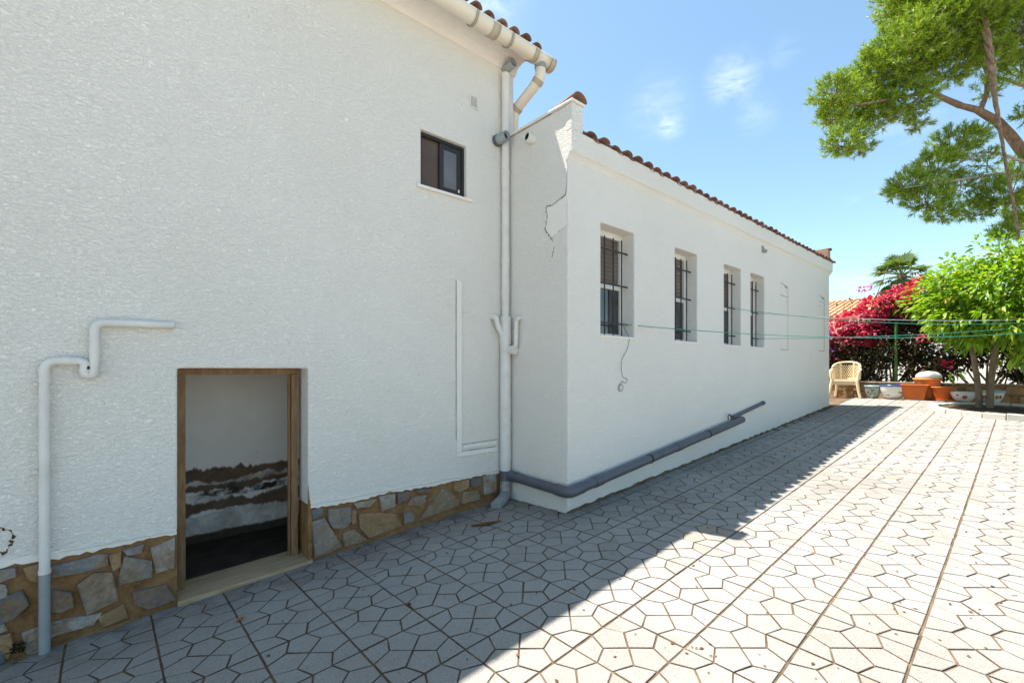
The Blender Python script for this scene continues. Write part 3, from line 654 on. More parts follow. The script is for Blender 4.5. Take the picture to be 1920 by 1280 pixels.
ar = MB(); AP = .12; roof_slab(ar, XG + .157, XE - .161, YB - .02, 3.905, 6.0, 3.905 + 3.0 * AP, .03)
annex_roof = obj('roof', ar, M_TILE, annex)
lay_tiles(annex_roof, XG + .27, XE + .10, AP, YB - .085, 3.832, .2, .5, .006)
more = MB()
for row in range(1, 8):
    for i in range(41):
        t_ = cover_tile(XG + .27 + i * .2, YB - .135 + row * .37, 3.93 + row * .37 * AP, AP, r0=.08, r1=.07, n=5); more.add(t_.v, t_.f, True)
o = obj('upper_roof_tiles', more, M_TILE, annex_roof); o['kind'] = 'stuff'
# barred windows
for wi, (a, b) in enumerate(WIN):
    fy_ = YB + .165
    f_ = MB(); t_ = .045; ym = WZ0 + .535
    f_.box(a, b, fy_, fy_ + .05, WZ1 - .06, WZ1); f_.box(a, a + t_, fy_, fy_ + .05, WZ0, WZ1 - .06); f_.box(b - t_, b, fy_, fy_ + .05, WZ0, WZ1 - .06); f_.box(a + t_, b - t_, fy_, fy_ + .05, WZ0, WZ0 + .04)
    wn = obj('window', f_, M_WHITEFR, annex)
    obj('transom', MB().box(a + t_, b - t_, fy_ - .006, fy_ + .04, ym, ym + .055), M_WHITEFR, wn, .004)
    obj('pane', MB().box(a + t_, b - t_, fy_ + .02, fy_ + .026, WZ0 + .04, ym), M_GLASS, wn)
    zz = ym + .057
    while zz < WZ1 - .062:
        z2 = min(zz + .048, WZ1 - .061)
        obj('shutter_slat', MB().prism([(a + t_, fy_ + .030, zz), (a + t_, fy_ + .027, zz + .003), (a + t_, fy_ + .026, z2 - .004), (a + t_, fy_ + .030, z2 - .002)], (b - a - 2 * t_, 0, 0)), M_SHUT, wn); zz += .048
    gl = MB(); by = YB + .095
    nb = 4
    bars = [a + .03 + (b - a - .14) * i / (nb - 1) for i in range(nb)]
    gr = None
    for x in bars:
        o = obj('vertical_bar', MB().tube([(x, by, WZ0 + .02), (x, by, WZ1 - .08)], .0075, 6), M_IRON, wn)
    for z in (WZ0 + .14, WZ0 + .56, WZ0 + .93):
        obj('cross_bar', MB().box(a - .02, b - .05, by - .012, by - .002, z, z + .017), M_IRON, wn)
        obj('cross_bar', MB().prism([(b - .05, by - .012, z), (b - .05, by - .002, z), (b + .01, by + .004, z), (b + .01, by - .004, z)], (0, 0, .017)), M_IRON, wn)
    obj('window_sill', MB().box(a - .015, b + .02, YB - .012, YB + .16, WZ0 - .018, WZ0 + .002), M_SMOOTH, annex, .005)
    obj('dark_room_panel', MB().box(a - .1, b + .1, YB + .34, YB + .36, WZ0 - .1, WZ1 + .1), M_UNLIT, annex)  # black panel close behind the panes, stands in for the unlit room
# two walled-up windows: the sealed panel stands a hair behind the wall face, its cracked joint shows
for (a, b, z0, z1) in BL:
    mk = MB()
    for path in ([(a + .12, z1 + .0), (a + .3, z1 - .015), (b, z1 - .03)], [(b, z1 - .03), (b + .004, (z0 + z1) / 2), (b, z0)], [(b, z0), (b - .2, z0 - .004), (b - .36, z0 + .006)],
                 [(a + .16, z1 - .115), (b - .02, z1 - .135)], [(a + .1, z1 - .21), (b - .03, z1 - .22)], [(b - .12, z1 - .30), (b - .02, z1 - .305)]):
        P_ = rounded([(x, YB - .0006, z) for x, z in path], .05, 3)
        mk.tube(P_, [random.uniform(.0025, .0065) for _ in P_], 5)
    o = obj('walled_up_window', MB().box(a + .02, b - .006, YB - .004, YB + .01, z0 + .01, z1 - .04), M_PLASTER, annex, .003)
    obj('crack', mk, plain('dark_crack_line', (.16, .14, .12), .95, .1, .3, 40), o)  # thin dark lines along the sealed panel's edges
    obj('rust_chip', MB().prism([(b - .17, YB - .005, z1 - .025), (b - .05, YB - .005, z1 - .045), (b - .07, YB - .005, z1 - .075), (b - .12, YB - .005, z1 - .06)], (0, .01, 0)), plain('chip', (.28, .19, .11), .9, .1, .4, 50), o)
# peeling patch and crack on the gable face
def ragged(path, jit, r0, r1, seg=7):
    rr = random.Random(len(path) * 7); P_ = [Vector(p) for p in path]; pts = []
    for a, b in zip(P_[:-1], P_[1:]):
        for q in range(seg): p = a.lerp(b, q / seg); pts.append(p + Vector((0, rr.gauss(0, jit), rr.gauss(0, jit))))
    pts.append(P_[-1]); return pts, [rr.uniform(r0, r1) * (1 if rr.random() > .25 else .35) for _ in pts]
CRK = [(2.993, 3.268), (3.05, 3.25), (3.098, 3.235), (3.134, 3.224), (3.2, 3.222), (3.252, 3.213), (3.237, 3.113), (3.25, 3.06), (3.267, 3.002), (3.222, 2.938), (3.156, 2.861)]
pt_ = MB().prism([(XG + .006, y, z) for y, z in [(2.985, 3.262), (3.05, 3.243), (3.13, 3.215), (3.24, 3.205), (3.226, 3.113), (3.254, 3.004), (3.212, 2.94), (3.15, 2.9), (3.077, 2.945), (2.985, 2.965)][::-1]], (-.0095, 0, 0))
patch = obj('peeling_patch', pt_, M_SMOOTH, annex, .002)
ck = MB(); ck.tube(*ragged([(XG - .0005, y, z) for y, z in CRK], .005, .0012, .0055), 5); ck.tube(*ragged([(XG - .0005, 2.986, 2.969), (XG - .0005, 3.077, 2.948), (XG - .0005, 3.156, 2.897)], .005, .0008, .003), 5)
ck.tube([(XG + .0005, 2.972, 3.50), (XG + .0005, 2.975, 3.38), (XG - .001, 2.99, 3.27)], [.001, .002, .003], 5); ck.tube(*ragged([(XG - .0005, 3.14, 2.80), (XG - .0005, 3.15, 2.76), (XG - .0005, 3.17, 2.70)], .004, .001, .004), 5)
obj('crack', ck, plain('crack_dirt', (.10, .085, .075), .95, .1, .3, 40), patch)
sk = MB(); skirt(sk, XG - .02, XE, YB, .035, .03, .07)
obj('dirty_base_joint', sk, M_JOINT, annex)

# ------------------------------------------------------------------ pipes and cables on the walls
def pipes(name, label, cat, loc, group=None): return thing(name, label, cat, loc, group)
wp = pipes('waste_pipe', 'white waste pipe with S bend left of the cellar opening, grey at its foot', 'pipe', (-.282, YA - .045, -.06))
r_ = .0245; yy = YA - .042
obj('pipe_run', MB().tube(rounded([(-.282, yy, .42), (-.282, yy, 1.645), (-.165, yy, 1.648), (-.105, yy, 1.64), (-.115, yy, 1.565), (-.072, yy, 1.555), (-.066, yy, 1.64), (-.066, yy, 1.885), (.33, yy + .02, 1.893)], .06), r_, 16), M_PIPEW, wp)
obj('grey_foot', MB().tube([(-.282, yy, -.09), (-.282, yy, .418)], r_ + .001, 16), M_PIPEL, wp)
for p, q in (((-.282, yy, 1.52), (-.282, yy, 1.545)), ((-.282, yy, .405), (-.282, yy, .43)), ((-.20, yy, 1.648), (-.175, yy, 1.648)), ((-.066, yy, 1.70), (-.066, yy, 1.725)), ((.05, yy + .006, 1.889), (.062, yy + .006, 1.889))):
    obj('coupling', MB().tube([p, q], r_ + .0035, 16), M_PIPEW, wp)
for z in (.99, 1.50): obj('wall_clip', MB().box(-.33, -.31, YA - .03, YA, z, z + .02), M_PIPEW, wp)
obj('rust_gap', MB().tube([(-.098, yy - .01, 1.615), (-.096, yy - .012, 1.595)], .012, 8), plain('rusty_gap', (.09, .04, .02), .9, .1, .3, 40), wp)

dp = pipes('downpipe', 'tall white soil stack in the corner between house and annex', 'pipe', (3.225, YA - .075, .14))
cx_, cy_ = 3.232, YA - .066
obj('upper_pipe', MB().tube([(cx_ + .012, cy_ + .012, 2.135), (cx_ + .012, cy_ + .012, 4.80)], .043, 16), M_PIPEW, dp)
obj('lower_pipe', MB().tube([(cx_, cy_, .50), (cx_, cy_, 2.14)], .058, 18), M_PIPEW, dp)
obj('coupling', MB().tube([(cx_, cy_, 1.86), (cx_, cy_, 2.16)], .064, 18), M_PIPEW, dp)
for z in (2.42, 2.75, 3.7, .62): obj('coupling', MB().tube([(cx_ + (.012 if z > 2 else 0), cy_ + (.012 if z > 2 else 0), z), (cx_ + (.012 if z > 2 else 0), cy_ + (.012 if z > 2 else 0), z + .05)], .047 if z > 2 else .061, 16), M_PIPEW, dp)
obj('branch_inlet', MB().tube(rounded([(3.10, YA + .01, 2.16), (3.10, cy_, 2.15), (3.13, cy_, 2.05), (3.225, cy_ - .005, 1.90)], .04), .03, 12), M_PIPEW, dp)
obj('branch_inlet', MB().tube(rounded([(XG + .01, 3.62, 2.14), (3.27, 3.62, 2.14), (3.265, 3.655, 2.11), (3.262, 3.66, 1.85), (3.262, 3.70, 1.80)], .03), .024, 12), M_PIPEW, dp)
obj('inlet_boss', MB().tube([(3.25, 3.76, 1.80), (3.255, 3.665, 1.80)], .05, 14), M_PIPEW, dp)
obj('grey_socket', MB().tube([(cx_, cy_, .395), (cx_, cy_, .502)], .066, 18), M_PIPEG, dp)
obj('galvanised_length', MB().tube([(cx_, cy_, .26), (cx_, cy_, .397)], .058, 18), M_GALV, dp)
obj('foot_elbow', MB().tube(rounded([(cx_, cy_, .30), (cx_, cy_, .235), (3.12, 3.72, .215), (2.98, 3.65, .195)], .06), .060, 16), M_PIPEL, dp)

dr = pipes('drain_pipe', 'thick dark grey drain pipe round the foot of the annex corner', 'pipe', (XG, YB, .4))
ro = .050
path = rounded([(cx_ + .01, cy_ - .04, .455), (3.245, 3.72, .452), (3.245, 2.90, .435), (3.42, 2.90, .452), (7.10, 2.90, .845)], .085, 6)
obj('pipe_run', MB().tube(path, ro, 18), M_PIPEG, dr)
obj('elbow_socket', MB().tube(rounded([(3.245, 3.06, .439), (3.245, 2.90, .434), (3.44, 2.90, .455)], .085, 6), ro + .006, 18), M_PIPEG, dr)
obj('coupling', MB().tube([(3.62, 2.90, .473), (3.74, 2.90, .486)], ro + .006, 18), M_PIPEG, dr)
obj('coupling', MB().tube([(3.245, 3.74, .452), (3.245, 3.62, .450)], ro + .006, 18), M_PIPEG, dr)
obj('small_extension', MB().tube([(6.85, 2.925, .892), (8.0, 2.935, 1.045)], .027, 10), M_PIPEG, dr)
obj('extension_end', MB().tube([(7.96, 2.935, 1.040), (8.02, 2.94, 1.047)], .034, 10), M_PIPEG, dr)
for x in (4.6, 6.0):
    z = .452 + (x - 3.42) * .1068; obj('pipe_clip', MB().tube([(x, 2.90, z), (x + .03, 2.90, z + .003)], ro + .004, 18), M_IRON, dr)
z = .452 + (5.2 - 3.42) * .1068; obj('coupling', MB().tube([(5.2, 2.90, z), (5.32, 2.90, z + .013)], ro + .005, 18), M_PIPEG, dr)
obj('hook', MB().tube(arc((6.72, 2.92, .90), .045, 0, math.pi * 1.2, 8), .008, 6), M_IRON, dr)

st = pipes('pipe_stub', 'grey pipe stub just under the gutter on the house wall', 'pipe', (3.30, YA, 4.9), 'open pipe stubs on the walls')
obj('stub', MB().pipe([(3.275, YA + .01, 4.875), (3.285, YA - .14, 4.90)], .05, .042), M_PIPEL, st); obj('dark_bore_disc', MB().tube([(3.284, YA - .10, 4.893), (3.2842, YA - .102, 4.8933)], .041, 14), M_UNLIT, st)  # near-black disc stands in for the shade inside the open pipe
st = pipes('pipe_stub', 'grey pipe stub beside the top of the annex gable', 'pipe', (3.2, YA, 4.07), 'open pipe stubs on the walls')
obj('stub', MB().pipe([(3.155, YA + .01, 4.06), (3.175, YA - .16, 4.07)], .052, .043), M_PIPEL, st); obj('collar', MB().tube([(3.156, YA, 4.06), (3.16, YA - .035, 4.063)], .06, 16), M_PIPEG, st); obj('dark_bore_disc', MB().tube([(3.171, YA - .12, 4.067), (3.1712, YA - .122, 4.067)], .042, 14), M_UNLIT, st)
st = pipes('pipe_stub', 'white pipe stub set in the annex gable face', 'pipe', (XG, 3.44, 3.98), 'open pipe stubs on the walls')
obj('stub', MB().pipe([(XG + .02, 3.44, 3.965), (XG - .10, 3.44, 3.972)], .05, .042), M_PIPEW, st); obj('dark_bore_disc', MB().tube([(XG - .075, 3.44, 3.97), (XG - .077, 3.44, 3.97)], .041, 14), M_UNLIT, st)

tk = thing('cable_trunking', 'flat white L shaped cable trunking beside the soil stack', 'trunking', (2.65, YA, .7))
obj('vertical_run', MB().box(2.636, 2.692, YA - .020, YA + .003, .76, 2.49), M_SMOOTH, tk, .003); DIRT = plain('edge_grime', (.22, .20, .175), .95, .1, .5, 40); obj('grimy_edge', MB().tube([(2.6955, YA - .003, 2.49 - q * .08) for q in range(21)], [random.uniform(.001, .0045) for _ in range(21)], 5), DIRT, tk); obj('grimy_edge', MB().tube([(2.6325, YA - .003, 2.49 - q * .08) for q in range(21)], [random.uniform(.001, .003) for _ in range(21)], 5), DIRT, tk); obj('grimy_edge', MB().tube([(2.72 + q * .04, YA - .003, .829 + .0008 * q) for q in range(12)], [random.uniform(.001, .005) for _ in range(12)], 5), DIRT, tk); obj('grimy_edge', MB().tube([(2.66 + q * .045, YA - .003, .7615) for q in range(12)], [random.uniform(.001, .004) for _ in range(12)], 5), DIRT, tk); obj('cable', MB().tube([(2.695, YA - .006, .85), (2.694, YA - .006, 2.50)], .005, 6), M_PIPEW, tk)
obj('horizontal_run', MB().box(2.636, 3.16, YA - .0202, YA + .003, .71, .758), M_SMOOTH, tk, .004); obj('cable', MB().tube([(2.70, YA - .006, .835), (3.17, YA - .006, .845)], .006, 6), M_PIPEW, tk)
obj('horizontal_run', MB().box(2.72, 3.16, YA - .011, YA + .003, .79, .825), M_SMOOTH, tk, .003)
cb = MB()
for seg in ((-.2, .34), (1.225, 3.17)):
    n = 24; cb.tube([(seg[0] + (seg[1] - seg[0]) * i / n, YA - .008, .505 + .003 * math.sin(i * 1.3)) for i in range(n + 1)], .0065, 7)
tag(obj('wall_cable', cb, M_PIPEW), 'white cable clipped along the foot of the house render', 'cable')
sp_ = thing('wall_lamp_fitting', 'small grey fitting high on the annex wall under the ledge', 'fitting', (8.04, YB, 3.55))
obj('back_plate', MB().box(8.0, 8.07, YB - .015, YB + .002, 3.52, 3.60), M_PIPEL, sp_); obj('cup', MB().tube([(8.035, YB - .01, 3.53), (8.035, YB - .06, 3.50)], .03, 10), M_PIPEL, sp_)

# ------------------------------------------------------------------ clotheslines
def sag(a, b, s_, n=24):
    a, b = Vector(a), Vector(b); return [a.lerp(b, i / n) + Vector((0, 0, -4 * s_ * (i / n) * (1 - i / n))) for i in range(n + 1)]
PXp, PYp = 11.806, -.372
by = YB + .085
lines = [((4.30, by, WZ0 + .148), (PXp, PYp, 2.262), .155, M_LINE, .0042, 'green clothesline tied to the nearest barred window, lowest of the four'),
         ((7.05, by, WZ0 + .568), (PXp, PYp, 2.40), .15, M_LINE, .0036, 'clothesline tied to the middle bar of the third barred window'),
         ((8.05, by, WZ0 + .568), (PXp + .05, PYp - .02, 2.425), .075, M_LINEW, .0038, 'pale clothesline tied to the middle bar of the fourth barred window, highest of the four'),
         ((8.02, by, WZ0 + .148), (PXp, PYp + .01, 2.335), .06, M_LINE, .0038, 'clothesline tied to the bottom bar of the fourth barred window')]
for a, b, s_, mt, r_, lb in lines:
    o = obj('clothesline', MB().tube(sag(a, b, s_), r_, 6), mt); tag(o, lb, 'clothesline', 'clotheslines from the annex windows')
    if a[0] < 5:
        pk = sag(a, b, s_)[2]; kn = MB().tube([pk + Vector((-.02, 0, 0)), pk, pk + Vector((.02, 0, 0))], [.004, .013, .004], 7); kn.tube([pk, pk + Vector((.05, -.01, .05))], .003, 5); kn.tube([pk, pk + Vector((.07, .01, .035))], .003, 5)
        obj('knot', kn, M_LINED, o)
pole = thing('clothes_pole', 'green metal pole holding the far ends of the clotheslines', 'pole', (PXp, PYp, gz(PXp, PYp)))
obj('shaft', MB().tube([(PXp + .03, PYp - .02, gz(PXp, PYp) - .05), (PXp + .03, PYp - .02, 2.55)], .03, 10), M_GREENPOST, pole)
obj('hook', MB().tube(arc((PXp + .03, PYp - .02, 2.5), .05, 0, math.pi, 8), .008, 6), M_IRON, pole)
wv = [(4.30, YB + .08, WZ0 + .14), (4.305, YB - .01, WZ0 - .01), (4.25, YB - .014, 1.80), (4.15, YB - .012, 1.70), (4.145, YB - .012, 1.60), (4.165, YB - .012, 1.52), (4.20, YB - .014, 1.49), (4.245, YB - .016, 1.50), (4.25, YB - .016, 1.455), (4.20, YB - .012, 1.44), (4.16, YB - .012, 1.475), (4.13, YB - .012, 1.43), (4.10, YB - .012, 1.38), (4.135, YB - .012, 1.35), (4.18, YB - .014, 1.38), (4.175, YB - .014, 1.42), (4.12, YB - .014, 1.44), (4.085, YB - .014, 1.40), (4.10, YB - .014, 1.36)]
tag(obj('dangling_wire', MB().tube(rounded(wv, .05, 4), 0.0024, 5), M_LINED), 'thin dark wire hanging in loose loops below the nearest barred window', 'wire')

# ------------------------------------------------------------------ planter ring and green tree
RX, RY, RR = 12.32, .34, 1.09
ring = thing('planter_ring', 'round planter kerb of pale stones with dark soil inside', 'planter', (RX, RY, gz(RX, RY)))
NK = 24
for i in range(NK):
    a0 = 2 * math.pi * i / NK + .004; a1 = 2 * math.pi * (i + 1) / NK - .004; z = [gz(RX + RR * math.cos(a), RY + RR * math.sin(a)) for a in (a0, a1)]
    ri, ro_ = RR - .13, RR + random.uniform(-.01, .02); tp = random.uniform(.105, .112) - .04 * max(0, math.sin(a0)) - .075 * max(0, math.cos(a0))
    P4 = lambda r, a, zz, hh: (RX + r * math.cos(a), RY + r * math.sin(a), zz + hh)
    mb = MB().hexa([P4(ri, a0, z[0], -.05), P4(ro_, a0, z[0], -.05), P4(ro_, a1, z[1], -.05), P4(ri, a1, z[1], -.05)], [P4(ri, a0, z[0], tp), P4(ro_ - .015, a0, z[0], tp), P4(ro_ - .015, a1, z[1], tp), P4(ri, a1, z[1], tp)])
    obj('kerb_stone', mb, M_KERB, ring, .012)
sm_ = MB().lathe([(0.001, .045), (.4, .04), (.8, .03), (.97, .02)][::-1], (RX, RY, gz(RX, RY))); obj('soil', sm_, M_SOIL, ring)

def leaf_cloud(name, pts, dirs, L, W, mat, parent, droop=.35, jit=.25, blades=None):
    """one folded 4-quad leaf per point, joined in one mesh"""
    n = len(pts); pts = np.asarray(pts, float); d = np.asarray(dirs, float); d = d + rng.normal(0, jit, d.shape); d /= np.linalg.norm(d, axis=1)[:, None]
    up = np.tile(np.array([0, 0, 1.]), (n, 1)) + rng.normal(0, .45, (n, 3)); s = np.cross(d, up); s /= np.linalg.norm(s, axis=1)[:, None] + 1e-9; u = np.cross(s, d)
    l = L * rng.uniform(.65, 1.2, n)[:, None]; w_ = W * rng.uniform(.75, 1.2, n)[:, None]
    dr_ = np.array([0, 0, -1.0]) * droop
    p0 = pts; m1 = pts + d * l * .38 + dr_ * l * .08; m2 = pts + d * l * .72 + dr_ * l * .34; tip = pts + d * l + dr_ * l * .75
    rows = [p0, m1 + s * w_ * .5 + u * w_ * .16, m1, m1 - s * w_ * .5 + u * w_ * .16, m2 + s * w_ * .42 + u * w_ * .13, m2, m2 - s * w_ * .42 + u * w_ * .13, tip]
    V = np.stack(rows, 1).reshape(-1, 3)
    base = (np.arange(n) * 8)[:, None]
    tri = np.array([[0, 1, 2], [0, 2, 3], [4, 7, 5], [5, 7, 6]]); quad = np.array([[1, 4, 5, 2], [2, 5, 6, 3]])
    me = bpy.data.meshes.new(name)
    T = (base[:, :, None] + tri[None]).reshape(n, -1, 3); Q = (base[:, :, None] + quad[None]).reshape(n, -1, 4)
    loops = np.concatenate([T.reshape(n, -1), Q.reshape(n, -1)], 1).ravel(); sizes = np.tile(np.array([3, 3, 3, 3, 4, 4]), n)
    me.vertices.add(len(V)); me.vertices.foreach_set('co', V.ravel()); me.loops.add(len(loops)); me.loops.foreach_set('vertex_index', loops.astype(np.int32))
    me.polygons.add(len(sizes)); me.polygons.foreach_set('loop_start', np.concatenate([[0], np.cumsum(sizes)[:-1]]).astype(np.int32)); me.update(calc_edges=True); me.validate()
    o = obj(name, me, mat, parent); o['kind'] = 'stuff'; return o

def blob_points(c, r, n, shell=.55):
    v = rng.normal(0, 1, (n, 3)); v /= np.linalg.norm(v, axis=1)[:, None]; k_ = (shell + (1 - shell) * rng.random(n) ** .6)[:, None]
    return np.array(c) + v * k_ * np.array(r), v
tz = gz(12.6, .68) + .07
tree = thing('leafy_tree', 'bright green broad leaved tree with two slim trunks in the planter ring', 'tree', (12.6, .68, tz))
obj('trunk', MB().tube([(12.62, .74, tz - .1), (12.62, .745, tz + .3), (12.60, .79, tz + .7), (12.55, .84, tz + 1.2), (12.4, .95, tz + 1.8)], [.052, .047, .043, .038, .026], 12), M_TRUNK, tree)
obj('trunk', MB().tube([(12.60, .60, tz - .1), (12.60, .585, tz + .4), (12.58, .54, tz + .9), (12.55, .47, tz + 1.4), (12.4, .35, tz + 2.0)], [.057, .051, .047, .041, .026], 12), M_TRUNK, tree)
br = MB()
CR = np.array([12.5, .15, 2.80]); RAD = np.array([1.35, 1.42, 1.10])
cl_pts = []; cl_dir = []
for i in range(430):
    v = rng.normal(0, 1, 3); v /= np.linalg.norm(v)
    if v[2] < -.75: continue
    c = CR + v * RAD * rng.uniform(.55, 1.0) * (1 + .10 * math.sin(5 * v[0] + 3 * v[1] + i))
    if c[2] < 1.55: c[2] = 1.55 + rng.random() * .3
    n = int(rng.integers(30, 46)); p, dv = blob_points(c, (.25, .25, .19), n, .3)
    cl_pts.append(p); cl_dir.append(dv * .55 + v * .7 + np.array([0, 0, -.12]))
    if i % 7 == 0:
        s0 = Vector((12.45, .65 if i % 10 else .35, tz + 1.4)); br.tube([s0, s0.lerp(Vector(c), .5) + Vector((0, 0, .08)), Vector(c)], [.022, .014, .006], 6)
for i in range(9):     # looser low sprays
    c = CR + np.array([rng.uniform(-1.1, .6), rng.uniform(-1.5, .3), -.98 + rng.uniform(-.12, .1)]); p, dv = blob_points(c, (.22, .22, .16), 26, .3); cl_pts.append(p); cl_dir.append(dv * .6 + np.array([-.2, 0, -.5]))
for c in ((12.2, 1.04, 1.52),): p, dv = blob_points(c, (.06, .06, .10), 7, .3); cl_pts.append(p); cl_dir.append(dv * .6 + np.array([0, 0, -.6]))
obj('branches', br, M_TRUNK, tree)
leaf_cloud('crown', np.concatenate(cl_pts), np.concatenate(cl_dir), .135, .055, M_LEAF, tree, .5, .3)

# ------------------------------------------------------------------ chair, pots, low wall
def rot2(x, y, a): return (x * math.cos(a) - y * math.sin(a), x * math.sin(a) + y * math.cos(a))
CHX, CHY = 13.62, 3.10; CHZ = gz(CHX, CHY); CA = math.radians(180 + 6)
chair = thing('garden_chair', 'cream plastic armchair with lattice back at the end of the annex wall', 'chair', (CHX, CHY, CHZ))
def W(p): x, y = rot2(p[0], p[1], CA); return Vector((CHX + x, CHY + y, CHZ + p[2]))
def cbox(name, b, t, par=chair, mat=M_PLASTIC, bev=.008): return obj(name, MB().hexa([W(p) for p in b], [W(p) for p in t]), mat, par, bev)
# local +x = front
seat = MB(); sx0, sx1, sy = -.22, .25, .245
seat.hexa([W(p) for p in ((sx0, -.2, .385), (sx1, -sy, .405), (sx1, sy, .405), (sx0, .2, .385))], [W(p) for p in ((sx0, -.2, .405), (sx1, -sy, .43), (sx1, sy, .43), (sx0, .2, .405))])
so_ = obj('seat', seat, M_PLASTIC, chair, .008)
cbox('front_apron', [(sx1 - .012, -sy, .30), (sx1 + .012, -sy, .30), (sx1 + .012, sy, .30), (sx1 - .012, sy, .30)], [(sx1 - .012, -sy, .404), (sx1 + .02, -sy, .404), (sx1 + .02, sy, .404), (sx1 - .012, sy, .404)])
for s_ in (-1, 1):
    obj('leg', MB().tube([W((.26, s_ * .245, .42)), W((.275, s_ * .262, .30)), W((.285, s_ * .285, .12)), W((.30, s_ * .315, 0))], [.034, .036, .03, .03], 8), M_PLASTIC, chair)
    obj('leg', MB().tube([W((-.20, s_ * .2, .40)), W((-.25, s_ * .225, .2)), W((-.31, s_ * .25, 0))], [.03, .028, .026], 8), M_PLASTIC, chair)
    obj('armrest', MB().tube(rounded([W((.25, s_ * .262, .41)), W((.235, s_ * .285, .63)), W((.0, s_ * .295, .665)), W((-.20, s_ * .25, .70))], .05), .028, 8), M_PLASTIC, chair)
back = MB()
def bk(a, z):       # curved tub back, a in radians round the rear
    r = .27 + .05 * (z - .42); return W((-.02 - r * math.cos(a), r * math.sin(a), z))
amax = math.radians(82)
top = lambda a: .86 - .13 * (abs(a) / amax) ** 2.2
rim = [bk(a, top(a)) for a in np.linspace(-amax, amax, 15)]
bo = obj('backrest', MB().tube(rim, .021, 7).tube([bk(a, .44) for a in np.linspace(-amax, amax, 15)], .018, 7), M_PLASTIC, chair)
for s_ in (-1, 1):
    obj('back_post', MB().tube([bk(s_ * amax, .43), bk(s_ * amax, top(amax))], .022, 7), M_PLASTIC, bo); obj('back_post', MB().tube([bk(s_ * .52, .43), bk(s_ * .52, top(.52))], .026, 7), M_PLASTIC, bo)
for i in range(-9, 10):
    for sg in (-1, 1):
        seg = []
        for z in np.linspace(.45, .86, 7):
            a = i * .165 + sg * (z - .65) * 1.9
            if abs(a) < amax and z < top(a): seg.append(bk(a, z))
        if len(seg) > 2: obj('lattice_strip', MB().tube(seg, .0095, 4), M_PLASTIC, bo)

def pot(name, label, x, y, prof, mat, rim=None, group='flower pots along the garden wall'):
    z = gz(min(x, 13.45), y) + .002; t = thing(name, label, 'pot', (x, y, z), group)
    obj('bowl', MB().lathe(prof, (x, y, z)), mat, t)
    rt, zt = prof[-1]
    obj('rim', MB().lathe([(rt - .02, zt - .03), (rt + .004, zt - .03), (rt + .012, zt - .012), (rt + .008, zt + .006), (rt - .02, zt + .006)], (x, y, z)), rim or mat, t)
    obj('soil', MB().lathe([(.001, zt - .014), (rt - .021, zt - .012)], (x, y, z)), M_SOIL, t)
    return t, z
def decal(parent, x, y, z, r, ang, w_, hh, mat, name, seed, zc):
    # painted motif that follows the pot: small curved scrap 1 mm proud
    rr = random.Random(seed); mb = MB(); n = 10; vs = [(x + (r + .0022) * math.cos(ang), y + (r + .0022) * math.sin(ang), z + zc)]
    for i in range(n):
        t = 2 * math.pi * i / n; k_ = rr.uniform(.55, 1.1); a = ang + math.cos(t) * w_ * k_ / r; vs.append((x + (r + .0022 + .18 * math.sin(t) * hh * k_ * 0) * math.cos(a), y + (r + .0022) * math.sin(a), z + zc + math.sin(t) * hh * k_))
    mb.add(vs, [(0, i + 1, (i + 1) % n + 1) for i in range(n)]); obj(name, mb, mat, parent)
FA = math.atan2(-1.7, -13.4)
t, z = pot('flower_pot', 'grey green mottled pot with pale blue rim beside the cream chair', 13.50, 2.545, [(.10, 0), (.125, .06), (.15, .17), (.163, .29)], M_MOTTLE, M_PALEBLUE)
t, z = pot('flower_pot', 'round white bowl with deep blue rim and brown bird motif', 13.48, 2.17, [(.11, 0), (.15, .02), (.20, .09), (.232, .19), (.238, .31)], M_WHITEGL, M_BLUEGL)
decal(t, 13.48, 2.17, z, .222, FA + .65, .06, .035, M_BRNPAINT, 'painted_bird', 2, .16); decal(t, 13.48, 2.17, z, .2, FA - .5, .05, .02, M_MOTTLE, 'painted_leaf', 5, .09)
# square terracotta planter
qx, qy = 13.45, 1.79; qz = gz(qx, qy) + .002
t = thing('flower_pot', 'square tapered terracotta planter in the middle of the row', 'pot', (qx, qy, qz), 'flower pots along the garden wall')
def frus(name, b0, b1, z0, z1, mat, par, hx=1.0): return obj(name, MB().hexa([(qx - b0 * hx, qy - b0, qz + z0), (qx + b0 * hx, qy - b0, qz + z0), (qx + b0 * hx, qy + b0, qz + z0), (qx - b0 * hx, qy + b0, qz + z0)], [(qx - b1 * hx, qy - b1, qz + z1), (qx + b1 * hx, qy - b1, qz + z1), (qx + b1 * hx, qy + b1, qz + z1), (qx - b1 * hx, qy + b1, qz + z1)]), mat, par, .01)
frus('bowl', .165, .225, 0, .30, M_TERRA, t, .6); frus('rim', .242, .246, .30, .335, M_TERRA, t, .62); frus('soil', .19, .19, .336, .34, M_SOIL, t, .6)
sx, sy2, sz = 13.78, 1.62, gz(13.4, 1.62)
t = thing('flower_pot', 'light orange pot standing behind the square terracotta planter', 'pot', (sx, sy2, sz), 'flower pots along the garden wall')
obj('bowl', MB().lathe([(.16, 0), (.20, .2), (.225, .42)], (sx, sy2, sz)), M_TERRAL, t); obj('rim', MB().lathe([(.20, .42), (.245, .421), (.25, .475), (.215, .48)], (sx, sy2, sz)), M_TERRAL, t)
dome = MB().lathe([(.215, 0), (.23, .02), (.215, .07), (.17, .115), (.10, .14), (.02, .15)], (sx, sy2 - .02, sz + .482)); tag(obj('white_cover', dome, M_CLOTH), 'rounded white cover lying on the light orange pot', 'cover')
